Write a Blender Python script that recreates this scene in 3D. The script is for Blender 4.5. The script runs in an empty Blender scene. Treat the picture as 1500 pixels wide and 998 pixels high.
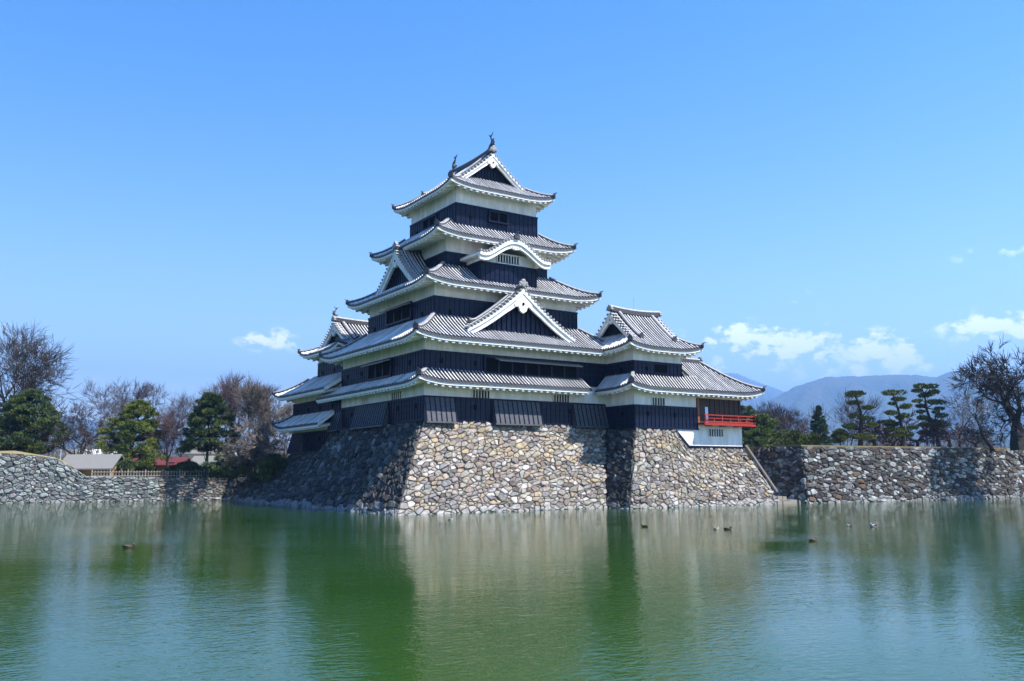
import bpy, math, random
import numpy as np
from mathutils import Vector, Matrix
R = math.radians
C = bpy.context.scene.collection
scn = bpy.context.scene
Z0 = 6.8                                   # water surface is z = 0, the keep's ground floor z = 6.8
# ------------------------------------------------------------------ camera, world, sun, exposure
F_PX, PITCH, YAW, ROLL = 1275.06, 0.1491, 0.5822, -0.0032
CAM = np.array([-39.735, -67.099, -3.853 + Z0])
cF = np.array([math.sin(YAW)*math.cos(PITCH), math.cos(YAW)*math.cos(PITCH), math.sin(PITCH)])
cR0 = np.array([math.cos(YAW), -math.sin(YAW), 0.0]); cU0 = np.cross(cR0, cF)
cR = cR0*math.cos(ROLL) + cU0*math.sin(ROLL); cU = -cR0*math.sin(ROLL) + cU0*math.cos(ROLL)
cam = bpy.data.objects.new('camera', bpy.data.cameras.new('camera')); C.objects.link(cam)
cam.data.sensor_width = 36; cam.data.lens = 36*F_PX/1500
cam.data.clip_start = 0.5; cam.data.clip_end = 40000
M4 = Matrix(((cR[0], cU[0], -cF[0], CAM[0]), (cR[1], cU[1], -cF[1], CAM[1]), (cR[2], cU[2], -cF[2], CAM[2]), (0, 0, 0, 1)))
cam.matrix_world = M4
scn.camera = cam
SUN_EL, SUN_AZ = 57.0, 38.0                # azimuth turned from -Y (south face normal) towards +X
sd = Vector((math.sin(R(SUN_AZ))*math.cos(R(SUN_EL)), -math.cos(R(SUN_AZ))*math.cos(R(SUN_EL)), math.sin(R(SUN_EL))))
sun = bpy.data.objects.new('sun', bpy.data.lights.new('sun', 'SUN')); C.objects.link(sun)
sun.rotation_euler = sd.to_track_quat('Z', 'Y').to_euler()
sun.data.energy = 5.0; sun.data.angle = R(0.5); sun.data.color = (1.0, 0.955, 0.88)
scn.view_settings.view_transform = 'Standard'; scn.view_settings.look = 'None'
scn.view_settings.exposure = 1.45; scn.view_settings.gamma = 1.0
scn.view_settings.use_curve_mapping = False

world = bpy.data.worlds.new('World'); scn.world = world; world.use_nodes = True
nt = world.node_tree; N = nt.nodes; Lk = nt.links; N.clear()
def nd(nt_, typ, **kw):
    n = nt_.nodes.new(typ)
    for k, v in kw.items():
        if k.startswith('i_'):
            key = k[2:]; key = int(key) if key.isdigit() else key.replace('_', ' ')
            n.inputs[key].default_value = v
        else: setattr(n, k, v)
    return n
def mth(nt_, op, a, b=None, c=None, clamp=False):
    n = nt_.nodes.new('ShaderNodeMath'); n.operation = op; n.use_clamp = clamp
    for i, x in enumerate((a, b, c)):
        if x is None: continue
        if isinstance(x, (int, float)): n.inputs[i].default_value = x
        else: nt_.links.new(x, n.inputs[i])
    return n.outputs[0]
out = nd(nt, 'ShaderNodeOutputWorld'); bg = nd(nt, 'ShaderNodeBackground', i_Strength=0.072)
sky = nd(nt, 'ShaderNodeTexSky', sky_type='NISHITA', sun_disc=False, sun_elevation=R(SUN_EL),
         sun_rotation=math.atan2(sd.x, sd.y), altitude=600, air_density=1.0, dust_density=0.7, ozone_density=3.0)
hs = nd(nt, 'ShaderNodeHueSaturation', i_Saturation=1.5, i_Value=1.05, i_Hue=0.503)
Lk.new(sky.outputs[0], hs.inputs['Color'])
tc = nd(nt, 'ShaderNodeTexCoord'); sp = nd(nt, 'ShaderNodeSeparateXYZ'); Lk.new(tc.outputs['Generated'], sp.inputs[0])
low = mth(nt, 'POWER', 2.718, mth(nt, 'MULTIPLY', mth(nt, 'MAXIMUM', sp.outputs[2], 0.0), -5.0))      # paler and less blue towards the horizon
Lk.new(mth(nt, 'MULTIPLY_ADD', low, -1.0, 1.50), hs.inputs['Saturation']); Lk.new(mth(nt, 'MULTIPLY_ADD', low, 1.5, 1.22), hs.inputs['Value'])
az = mth(nt, 'ARCTAN2', sp.outputs[0], sp.outputs[1]); el = mth(nt, 'ARCSINE', sp.outputs[2])
noi = nd(nt, 'ShaderNodeTexNoise', i_Scale=46.0, i_Detail=10.0, i_Roughness=0.6)
mp = nd(nt, 'ShaderNodeMapping'); mp.inputs['Scale'].default_value = (1, 1, 1.7)
Lk.new(tc.outputs['Generated'], mp.inputs[0]); Lk.new(mp.outputs[0], noi.inputs['Vector'])
def dirpx(px, py):
    d = cF*F_PX + cR*(px-750) - cU*(py-499); d = d/np.linalg.norm(d)
    return math.atan2(d[0], d[1]), math.asin(d[2])
cl_sum = None                                # puffy clouds: centre and radii in azimuth and elevation, strength
for (px, py, rw, rh, st) in [(1090, 492, 60, 20, .95), (1150, 505, 75, 22, .95), (1205, 520, 40, 14, .7), (1110, 535, 95, 22, .42), (1040, 545, 60, 25, .35),
                             (1290, 510, 45, 22, .95), (1320, 530, 45, 20, .8), (1260, 545, 90, 16, .5), (1455, 478, 60, 15, .95), (1500, 486, 70, 12, .85),
                             (392, 497, 34, 13, .95), (425, 503, 30, 9, .55), (1165, 437, 26, 10, .38), (1450, 368, 60, 12, .2), (345, 502, 14, 6, .3),
                             (1380, 540, 60, 12, .3), (1700, 500, 120, 20, .9), (-150, 480, 90, 22, .9), (80, 560, 120, 14, .25)]:
    a0, e0 = dirpx(px, py)
    s = 1.0/1290
    dx = mth(nt, 'MULTIPLY', mth(nt, 'SUBTRACT', az, a0), 1/(rw*s)); dy = mth(nt, 'MULTIPLY', mth(nt, 'SUBTRACT', el, e0), 1/(rh*s))
    r2 = mth(nt, 'ADD', mth(nt, 'MULTIPLY', dx, dx), mth(nt, 'MULTIPLY', dy, dy))
    g = mth(nt, 'MULTIPLY', mth(nt, 'POWER', 2.718, mth(nt, 'MULTIPLY', r2, -0.9)), st)
    cl_sum = g if cl_sum is None else mth(nt, 'MAXIMUM', cl_sum, g)
mask = mth(nt, 'MULTIPLY', mth(nt, 'SUBTRACT', mth(nt, 'ADD', cl_sum, mth(nt, 'MULTIPLY', mth(nt, 'SUBTRACT', noi.outputs[0], 0.5), 3.6)), 0.34), 2.2, clamp=True)
mask = mth(nt, 'MULTIPLY', mask, mth(nt, 'MULTIPLY', cl_sum, 2.3, clamp=True), clamp=True)
mx = nd(nt, 'ShaderNodeMix', data_type='RGBA'); Lk.new(mask, mx.inputs['Factor'])
Lk.new(hs.outputs[0], mx.inputs[6]); mx.inputs[7].default_value = (15, 15.1, 15.4, 1)
Lk.new(mx.outputs[2], bg.inputs[0]); Lk.new(bg.outputs[0], out.inputs[0])

# ------------------------------------------------------------------ helpers
def at(px, py, D):
    'world point seen at photograph pixel (px, py) at depth D metres'
    return CAM + (cF*F_PX + cR*(px-750) - cU*(py-499))*D/F_PX
def ppm(D): return F_PX/D                   # photograph pixels per metre at depth D
MATS = {}
def mat(name, base, rough=0.7, spec=0.3, noise=None, bump=None, metal=0.0, attr=None, cap=None, sub=None):
    m = bpy.data.materials.new(name); m.use_nodes = True; t = m.node_tree
    b = t.nodes['Principled BSDF']; b.inputs['Roughness'].default_value = rough
    b.inputs['Specular IOR Level'].default_value = spec; b.inputs['Metallic'].default_value = metal
    co = t.nodes.new('ShaderNodeTexCoord').outputs['Object']
    col = None
    if attr:                                # per-vertex colour of the stones, tiles or leaves
        a = nd(t, 'ShaderNodeAttribute', attribute_name=attr); col = a.outputs['Color']
    def rgb(c): return (c[0], c[1], c[2], 1)
    if noise:                               # (scale, second colour, contrast[, vertical stretch])
        sc, c2, con = noise[:3]
        v = co
        if len(noise) > 3:
            mm = t.nodes.new('ShaderNodeMapping'); mm.inputs['Scale'].default_value = noise[3]; t.links.new(co, mm.inputs[0]); v = mm.outputs[0]
        n = nd(t, 'ShaderNodeTexNoise', i_Scale=sc, i_Detail=6.0, i_Roughness=0.62); t.links.new(v, n.inputs['Vector'])
        f = mth(t, 'MULTIPLY_ADD', mth(t, 'SUBTRACT', n.outputs[0], 0.5), con, 0.5, clamp=True)
        k = nd(t, 'ShaderNodeMix', data_type='RGBA'); t.links.new(f, k.inputs['Factor'])
        if col is not None:
            k.blend_type = 'MULTIPLY'; t.links.new(col, k.inputs[6]); k.inputs[7].default_value = rgb(c2)
        else:
            k.inputs[6].default_value = rgb(base); k.inputs[7].default_value = rgb(c2)
        col = k.outputs[2]
    if col is not None: t.links.new(col, b.inputs['Base Color'])
    else: b.inputs['Base Color'].default_value = rgb(base)
    if bump:
        n2 = nd(t, 'ShaderNodeTexNoise', i_Scale=bump[0], i_Detail=5.0); t.links.new(co, n2.inputs['Vector'])
        bn = nd(t, 'ShaderNodeBump', i_Strength=bump[1], i_Distance=bump[2]); t.links.new(n2.outputs[0], bn.inputs['Height'])
        t.links.new(bn.outputs[0], b.inputs['Normal'])
    MATS[name] = m
    return m
plaster = mat('white_plaster', (.87, .85, .82), .85, .2, (1.5, (.56, .54, .50), 2.3, (1, 1, .25)))
plaster2 = mat('eave_plaster', (.86, .85, .83), .85, .2, (3.0, (.62, .61, .59), 1.5))
lacquer = mat('black_lacquered_boards', (.003, .006, .020), .35, .14, (1.2, (.006, .010, .030), 1.6, (1, 1, 6)), (14, .25, .02))
weathered = mat('weathered_grey_boards', (.035, .037, .048), .5, .3, (1.5, (.085, .085, .095), 1.8, (1, 1, 6)))
dark = mat('dark_opening', (.004, .004, .005), .9, .05)
wood = mat('weathered_dark_wood', (.035, .024, .018), .7, .25, (3, (.07, .05, .035), 1.5, (1, 1, 8)))
tile = mat('grey_roof_tile', (.3, .3, .3), .55, .4, (2.2, (.74, .74, .76), 1.9), (9, .3, .03), attr='col')
ridge_m = mat('ridge_tile', (.34, .34, .34), .6, .35, (4, (.16, .16, .17), 2.0))
ridge_d = mat('dark_ridge_tile', (.035, .035, .042), .5, .3, (5, (.07, .07, .08), 1.6))
bronze = mat('weathered_bronze', (.035, .04, .045), .5, .4)
stone = mat('rubble_stone', (.4, .4, .4), .85, .25, (4.0, (.42, .40, .38), 2.4), (7, .7, .06), attr='col')
vermil = mat('vermilion_lacquer', (.36, .026, .013), .5, .3, (3, (.24, .025, .015), 1.8))
redwood = mat('brown_red_post', (.22, .07, .03), .6, .3)
bark = mat('dark_bark', (.026, .023, .023), .9, .15, (6, (.058, .050, .047), 1.5), (12, .6, .03))
greybark = mat('grey_bark', (.13, .105, .09), .9, .15, (6, (.07, .055, .048), 1.5))
twig_m = mat('purple_brown_twig', (.060, .048, .052), .9, .1)
twig_g = mat('grey_twig', (.135, .115, .105), .9, .1)
twig_r = mat('reddish_twig', (.082, .058, .060), .9, .1)
needle = mat('pine_needles', (.05, .09, .02), .6, .25, (1.5, (.8, .8, .75), 1.5), attr='col')
dry = mat('dry_grass', (.18, .145, .08), .95, .1, (2, (.2, .18, .08), 1.6), (14, .5, .05))
grass_m = mat('bank_ground', (.16, .14, .08), .95, .1, (.6, (.08, .10, .035), 2.0))
concrete = mat('pale_stone_step', (.22, .20, .17), .9, .2, (3, (.22, .20, .17), 1.5))
whitep = mat('white_paint', (.8, .8, .8), .5, .3)
shingle = mat('grey_shed_roof', (.17, .17, .165), .8, .2, (2, (.15, .15, .15), 1.5))
redroof = mat('red_shed_roof', (.10, .02, .02), .6, .3, (2, (.10, .025, .025), 1.2))
ochre = mat('ochre_wall', (.26, .17, .08), .8, .2, (2, (.28, .17, .08), 1.3))
bamboo = mat('pale_fence_wood', (.30, .27, .24), .8, .2, (4, (.28, .25, .22), 1.3))
steel = mat('galvanised_steel', (.45, .46, .48), .45, .5, metal=.6)

class MB:
    def __init__(s): s.v = []; s.f = []; s.m = []; s.c = []; s.n = 0
    def add(s, vs, fs, m=0, col=None):
        o = s.n; s.v.extend(vs); s.n += len(vs)
        for k, f in enumerate(fs):
            s.f.append([i+o for i in f]); s.m.append(m if isinstance(m, int) else m[k])
        if col is None: s.c.extend([(.5, .5, .5)]*len(vs))
        elif isinstance(col, tuple): s.c.extend([col]*len(vs))
        else: s.c.extend(col)
    def box(s, x0, x1, y0, y1, z0, z1, m=0, col=None):
        vs = [(x, y, z) for z in (z0, z1) for y in (y0, y1) for x in (x0, x1)]
        s.add(vs, [(0, 2, 3, 1), (4, 5, 7, 6), (0, 1, 5, 4), (2, 6, 7, 3), (0, 4, 6, 2), (1, 3, 7, 5)], m, col)
    def hexa(s, b, t, m=0, col=None):        # four bottom points, four top points
        s.add(list(b)+list(t), [(3, 2, 1, 0), (4, 5, 6, 7), (0, 1, 5, 4), (1, 2, 6, 5), (2, 3, 7, 6), (3, 0, 4, 7)], m, col)
    def sweep(s, pts, prof, m=0, up=(0, 0, 1), col=None, cap=True, scales=None):
        pts = [np.array(p, float) for p in pts]; n = len(prof); vs = []; up = np.array(up, float)
        for i, p in enumerate(pts):
            d = pts[min(i+1, len(pts)-1)] - pts[max(i-1, 0)]; d = d/(np.linalg.norm(d)+1e-9)
            sd_ = np.cross(d, up); sd_ = sd_/(np.linalg.norm(sd_)+1e-9); u2 = np.cross(sd_, d)
            k = 1 if scales is None else scales[i]
            vs += [tuple(p + sd_*a*k + u2*b*k) for a, b in prof]
        fs = []; mm = []
        for i in range(len(pts)-1):
            for j in range(n):
                fs.append((i*n+j, i*n+(j+1) % n, (i+1)*n+(j+1) % n, (i+1)*n+j)); mm.append(m if isinstance(m, int) else m[j])
        if cap:
            fs.append(tuple(range(n))[::-1]); fs.append(tuple(range((len(pts)-1)*n, len(pts)*n))); mm += [m if isinstance(m, int) else m[0]]*2
        s.add(vs, fs, mm, col)
    def tube(s, pts, rad, n=6, m=0, col=None, cap=True):
        prof = [(math.cos(2*math.pi*k/n), math.sin(2*math.pi*k/n)) for k in range(n)]
        d = np.array(pts[-1], float)-np.array(pts[0], float)
        up = (0, 0, 1) if abs(d[2]) < .9*np.linalg.norm(d) else (1, 0, 0)
        if not hasattr(rad, '__len__'): rad = [rad]*len(pts)
        s.sweep(pts, prof, m, up, col, cap, rad)
    def bulk(s, V, nper, col=None):
        V = V.reshape(-1, 3); n = len(V); o = s.n; s.v.extend(V.tolist()); s.n += n
        F = (np.arange(n).reshape(-1, nper)+o).tolist(); s.f.extend(F); s.m.extend([0]*len(F))
        s.c.extend(col.tolist() if col is not None else [(.5, .5, .5)]*n)
    def twigs(s, segs):
        'many straight tapering three-sided twigs: rows of (a, b, ra, rb)'
        if not segs: return
        A = np.array([q[0] for q in segs]); B = np.array([q[1] for q in segs]); ra = np.array([q[2] for q in segs])[:, None]; rb = np.array([q[3] for q in segs])[:, None]
        d = B-A; d /= np.linalg.norm(d, axis=1, keepdims=True)+1e-9; u = np.cross(d, [.31, .62, .72]); u /= np.linalg.norm(u, axis=1, keepdims=True)+1e-9; w = np.cross(d, u)
        ring = [u, -.5*u+.87*w, -.5*u-.87*w]; P = [A+r*ra for r in ring]+[B+r*rb for r in ring]
        quads = np.stack([np.stack([P[i], P[(i+1) % 3], P[3+(i+1) % 3], P[3+i]], 1) for i in range(3)], 1)
        s.bulk(quads, 4)
    def build(s, name, mats, parent=None, smooth=False, dz=0.0, origin=None):
        me = bpy.data.meshes.new(name)
        off = np.array((0, 0, dz), float)
        if parent is not None: off = off - np.array(WL[parent.name])
        elif origin is not None: off = off - np.array(origin, float)
        v = np.array(s.v, float) + off
        me.from_pydata(v.tolist(), [], s.f)
        if not isinstance(mats, (list, tuple)): mats = [mats]
        for mt in mats: me.materials.append(mt)
        me.polygons.foreach_set('material_index', s.m)
        if smooth: me.polygons.foreach_set('use_smooth', [True]*len(s.f))
        if any(mt.name in ATTR for mt in mats):
            ca = me.color_attributes.new('col', 'FLOAT_COLOR', 'POINT')
            ca.data.foreach_set('color', np.hstack([np.array(s.c, float), np.ones((s.n, 1))]).ravel())
        me.update()
        o = bpy.data.objects.new(name, me); C.objects.link(o)
        if parent is not None: o.parent = parent; WL[o.name] = WL[parent.name]
        else:
            o.location = origin if origin is not None else (0, 0, 0); WL[o.name] = tuple(o.location)
        return o
ATTR = {'grey_roof_tile', 'rubble_stone', 'pine_needles'}
WL = {}
def thing(name, label, cat, loc=(0, 0, 0), group=None):
    o = bpy.data.objects.new(name, None); C.objects.link(o); o.location = loc; o.empty_display_size = .5
    WL[o.name] = tuple(loc); tag(o, label, cat, group); return o
def tag(o, label, cat, group=None):
    o['label'] = label; o['category'] = cat
    if group: o['group'] = group
    return o
def struct(o, kind='structure'): o['kind'] = kind; return o
def copy_thing(r, loc, label, rz=0, sc=1, group=None):
    c = r.copy(); C.objects.link(c); c.location = loc; c.rotation_euler = (0, 0, rz); c.scale = (sc, sc, sc) if not isinstance(sc, tuple) else sc
    c['label'] = label; WL[c.name] = tuple(loc)
    if group: c['group'] = group
    for ch in [o for o in C.objects if o.parent == r]:
        k = ch.copy(); C.objects.link(k); k.parent = c
    return c

# ------------------------------------------------------------------ Japanese roof parts (coordinates: keep floor z = 0)
def v2(a): return np.array(a, float)
RH = random.Random(5)
def zfun(ze, zt, D, conc=.22):
    'concave roof profile: height at distance d in from the eave'
    def f(d):
        t = d/D
        return ze + (zt-ze)*(t*(1-conc) + conc*t*t)
    return f
def slope(T, E, p0, p1, n, D, ov, zf, hip=(1, 1), lift=.42, lc=3.2, pitch=.33, raf=.60, gab=None, z_in=None):
    '''one tiled roof side with its plastered eave. p0-p1 eave line, n inward normal, D depth of the side, ov overhang.
    hip: whether each end is hipped; gab=(d, D2): beyond distance d from a hipped end the side runs on to depth D2'''
    p0 = v2(p0); p1 = v2(p1); n = v2(n); L = np.linalg.norm(p1-p0); t = (p1-p0)/L
    def dmax(x):
        e = 1e9
        if hip[0]: e = min(e, x)
        if hip[1]: e = min(e, L-x)
        if gab: return D if e >= gab - 1e-6 else e
        return min(D, e)
    def g(x): return max(0, 1-x/lc)**2.2
    def lf(x, d):
        return ((g(x) if hip[0] else 0)+(g(L-x) if hip[1] else 0))*lift*max(0, 1-d/min(D, 3.6))
    def Z(x, d): return zf(d)+lf(x, d)
    nr = max(2, round(L/pitch)); p = L/nr; h = .15
    ns = max(3, int(D/.45))
    sect = [(-.5, 0, 0), (-.2, 0, 0), (-.19, .5, 0), (-.1, .92, 1), (0, 1, 1), (.1, .92, 1), (.19, .5, 1), (.2, 0, 0)]
    cols = []; xs = []; bm = []; cp = []; rowid = []
    for r in range(nr):
        for (o, b, c) in sect: xs.append((r+.5+o)*p); bm.append(b*h); cp.append(c); rowid.append(r)
    xs.append(L); bm.append(0); cp.append(0); rowid.append(nr-1)
    rt = [RH.uniform(.72, 1.2) for _ in range(nr)]
    vs = []; cc = []
    for x, b, c, r in zip(xs, bm, cp, rowid):
        dm = dmax(x)
        for j in range(ns+1):
            d = dm*j/ns; q = p0+t*x+n*d
            vs.append((q[0], q[1], Z(x, d)+b)); k = rt[r]*RH.uniform(.7, 1.25)
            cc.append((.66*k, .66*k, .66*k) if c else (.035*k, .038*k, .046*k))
    m_ = ns+1; fs = []
    for i in range(len(xs)-1):
        if dmax(xs[i]) < 1e-6 and dmax(xs[i+1]) < 1e-6: continue
        for j in range(ns): fs.append((i*m_+j, (i+1)*m_+j, (i+1)*m_+j+1, i*m_+j+1))
    T.add(vs, fs, 0, cc)
    # dark tile ends at the eave
    vs = []; fs = []
    for i, (x, b) in enumerate(zip(xs, bm)):
        q = p0+t*x-n*.015; z = Z(x, 0)
        vs += [(q[0], q[1], z+b), (q[0], q[1], z-.11)]
        q = p0+t*x+n*.08; vs.append((q[0], q[1], z-.11))
    for i in range(len(xs)-1): a = i*3; b = a+3; fs += [(a, a+1, b+1, b), (a+1, a+2, b+2, b+1)]
    T.add(vs, fs, 0, (.07, .07, .078))
    # white fascia and soffit
    NX = max(6, int(L/.5)); ex = [L*i/NX for i in range(NX+1)]
    zs = lambda x, d: Z(x, 0)-.19+.20*d
    vs = []; fs = []; m = 6
    for x in ex:
        dm = min(ov, dmax(x)) if (hip[0] and x < ov) or (hip[1] and L-x < ov) else ov
        dd = [min(.05, dm), min(.05, dm), min(.24, dm), min(.24, dm), dm]
        zz = [Z(x, 0)-.112, Z(x, 0)-.30, Z(x, 0)-.30, zs(x, dd[3])+.02, zs(x, dm)]
        for d, z in zip(dd, zz): q = p0+t*x+n*d; vs.append((q[0], q[1], z))
        q = p0+t*x+n*dm; vs.append((q[0], q[1], zs(x, dm)+.12))
    for i in range(len(ex)-1):
        for j in range(4): a = i*m+j; fs.append((a, a+1, a+m+1, a+m))
    E.add(vs, fs, 0)
    k = max(1, round(L/raf))
    for i in range(k):
        x = (i+.5)*L/k
        dm = ov if not ((hip[0] and x < ov) or (hip[1] and L-x < ov)) else min(ov, dmax(x))
        if dm < .45: continue
        w = .12
        b = []; tt = []
        for (dx, d) in ((-w, .10), (w, .10), (w, dm), (-w, dm)):
            q = p0+t*(x+dx)+n*d; z = zs(x, d)
            b.append((q[0], q[1], z-(.27 if d < .3 else .2))); tt.append((q[0], q[1], z+.03))
        E.hexa(b, tt, 0)
    # closed end where the roof is cut off square
    for e, hp in ((0, hip[0]), (1, hip[1])):
        if hp: continue
        x = L*e; vs = []; fs = []
        for j in range(ns+1):
            d = D*j/ns; q = p0+t*(x+(.02 if e else -.02))+n*d; vs += [(q[0], q[1], Z(x, d)+.06), (q[0], q[1], Z(x, d)-.28)]
        for j in range(ns): fs.append((2*j, 2*j+1, 2*j+3, 2*j+2))
        E.add(vs, fs, 0)
    return Z
RPROF = [(-.17, -.1), (-.17, .16), (-.1, .26), (.1, .26), (.17, .16), (.17, -.1)]
RM = [1, 0, 0, 0, 1, 1]
def ridge_piece(root, pts, name='hip_ridge', sc=1.0, horn=True, startz=0):
    'a stacked tile ridge: dark sides, pale half-round cap, curled ornament at the low (first) end'
    mb = MB(); prof = [(a*sc, b*sc) for a, b in RPROF]
    mb.sweep(pts, prof, RM)
    if horn:
        a = np.array(pts[0], float); b = np.array(pts[1], float); d = a-b; d[2] = 0; d = d/(np.linalg.norm(d)+1e-9); s_ = np.array((-d[1], d[0], 0))
        c = a+np.array((0, 0, .1*sc))
        # ogre tile: a thick shield plate with a curled crest
        pr = [(-.2, -.16), (-.23, .08), (-.15, .22), (-.06, .3), (.06, .3), (.15, .22), (.23, .08), (.2, -.16)]
        fr = [tuple(c+s_*x*sc+np.array((0, 0, y*sc))+d*.10*sc) for x, y in pr]; bk = [tuple(c+s_*x*sc+np.array((0, 0, y*sc))-d*.06*sc) for x, y in pr]
        n = len(pr); mb.add(fr+bk, [tuple(range(n)), tuple(range(2*n-1, n-1, -1))]+[(i, i+n, (i+1) % n+n, (i+1) % n) for i in range(n)], 1)
        mb.tube([c+np.array((0, 0, .16*sc)), c+d*.12*sc+np.array((0, 0, .26*sc)), c+d*.26*sc+np.array((0, 0, .34*sc))], [.07*sc, .05*sc, .03*sc], 6, 1)
    return mb.build(name, [ridge_m, ridge_d], root, dz=Z0)
def hip_roof(root, x0, x1, y0, y1, ov, D, ze, zt, sides='SWNE', cuts=None, conc=.22, lift=.42, ends=None):
    'skirt roof round a storey; sides to build; ends: dict side -> (hip at start, hip at end)'
    T = MB(); E = MB(); zf = zfun(ze, zt, D, conc); cuts = cuts or {}; ends = ends or {}
    S = {'S': ((x0, y0), (x1, y0), (0, 1)), 'E': ((x1, y0), (x1, y1), (-1, 0)), 'N': ((x1, y1), (x0, y1), (0, -1)), 'W': ((x0, y1), (x0, y0), (1, 0))}
    Zf = {}
    for s in sides:
        p0, p1, n = S[s]
        if s in cuts: p0, p1 = cuts[s]
        Zf[s] = slope(T, E, p0, p1, n, D, ov, zf, ends.get(s, (1, 1)), lift)
    T.build('tiled_roof', tile, root, dz=Z0)
    E.build('plastered_eaves', plaster2, root, dz=Z0)
    return zf
def hip_line(root, corner, dirn, D, zf, lift=.42, a=0.0):
    pts = []
    for k in range(7):
        d = a+(D-a)*k/6; g = max(0, 1-d/3.2)**2.2*lift*max(0, 1-d/min(D, 3.6))
        pts.append((corner[0]+dirn[0]*d, corner[1]+dirn[1]*d, zf(d)+g+.03))
    return ridge_piece(root, pts)
def cladding(mb, p0, p1, no, z0, z1, pitch=.46, off=.07, flares=()):
    'black boards with battens on a wall face from p0 to p1, outward normal no; flares (s0,s1) lean out at the foot'
    p0 = v2(p0); p1 = v2(p1); no = v2(no); L = np.linalg.norm(p1-p0); t = (p1-p0)/L
    def P(s, o, z): q = p0+t*s+no*o; return (q[0], q[1], z)
    def blk(s0, s1, o0b, o1b, o0t, o1t, za, zb, m=0):
        mb.hexa([P(s0, o0b, za), P(s1, o0b, za), P(s1, o1b, za), P(s0, o1b, za)], [P(s0, o0t, zb), P(s1, o0t, zb), P(s1, o1t, zb), P(s0, o1t, zb)], m)
    nb = 4
    for k in range(nb):                       # lapped horizontal boards
        za = z0+(z1-z0)*k/nb; zb = z0+(z1-z0)*(k+1)/nb
        blk(-off, L+off, -.02, off+.02, -.02, off, za, zb)
    blk(-off-.03, L+off+.03, -.02, off+.07, -.02, off+.07, z1-.07, z1+.05)
    blk(-off-.03, L+off+.03, -.02, off+.06, -.02, off+.06, z0-.03, z0+.1)
    k = max(1, round(L/pitch))
    for i in range(k+1):
        s = L*i/k
        blk(s-.03, s+.03, off-.01, off+.055, off-.01, off+.055, z0+.1, z1-.07)
    for (s0, s1) in flares:
        w = .62; zb = z0-.18; zt = z1-.08
        blk(s0, s1, 0, w, 0, off+.06, zb, zt, 1)
        q = max(1, round((s1-s0)/pitch))
        for i in range(q+1):
            s = s0+(s1-s0)*i/q; s = min(max(s, s0+.03), s1-.03)
            blk(s-.03, s+.03, w-.02, w+.04, off+.04, off+.10, zb+.1, zt, 0)
        blk(s0-.02, s1+.02, w-.03, w+.05, w-.05, w+.03, zb-.02, zb+.1, 1)
def lattice(root, p0, p1, no, z0, z1, bars, name='lattice_window', off=0.004, bm=None):
    mb = MB(); p0 = v2(p0); p1 = v2(p1); no = v2(no); L = np.linalg.norm(p1-p0); t = (p1-p0)/L
    def P(s, o, z): q = p0+t*s+no*o; return (q[0], q[1], z)
    def blk(s0, s1, o0, o1, za, zb, m): mb.hexa([P(s0, o0, za), P(s1, o0, za), P(s1, o1, za), P(s0, o1, za)], [P(s0, o0, zb), P(s1, o0, zb), P(s1, o1, zb), P(s0, o1, zb)], m)
    blk(0, L, -.02, off+.01, z0, z1, 0)
    for i in range(bars+1):
        s = L*i/bars; blk(s-.038, s+.038, off, off+.10, z0, z1, 1)
    return mb.build(name, [dark, bm or plaster], root, dz=Z0)
def loophole(root, p, t, no, z, w=.11, h=.2):
    mb = MB(); p = v2(p); t = v2(t); no = v2(no)
    def P(s, o, zz): q = p+t*s+no*o; return (q[0], q[1], zz)
    mb.hexa([P(-w, 0, z-h), P(w, 0, z-h), P(w, .14, z-h), P(-w, .14, z-h)], [P(-w, 0, z+h), P(w, 0, z+h), P(w, .14, z+h), P(-w, .14, z+h)])
    return mb.build('loophole', dark, root, dz=Z0)
def storey(root, x0, x1, y0, y1, z0, zw, zt, faces='SWNE', flares=None, holes=True):
    'white plaster storey with black cladding from z0 to zw'
    w = MB(); w.box(x0, x1, y0, y1, z0, zt); w.build('plaster_wall', plaster, root, dz=Z0)
    c = MB(); fl = flares or {}
    F = {'S': ((x0, y0), (x1, y0), (0, -1)), 'E': ((x1, y0), (x1, y1), (1, 0)), 'N': ((x1, y1), (x0, y1), (0, 1)), 'W': ((x0, y1), (x0, y0), (-1, 0))}
    for s in faces: cladding(c, *F[s], z0, zw, flares=fl.get(s, ()))
    c.build('board_cladding', [lacquer, weathered], root, dz=Z0)
    if holes:
        for s in 'SW':
            if s not in faces: continue
            p0, p1, no = F[s]; p0 = v2(p0); p1 = v2(p1); L = np.linalg.norm(p1-p0); t = (p1-p0)/L
            x = 1.4
            while x < L-1:
                loophole(root, p0+t*x, t, no, z0+(zw-z0)*.62); x += 3.1
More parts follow.
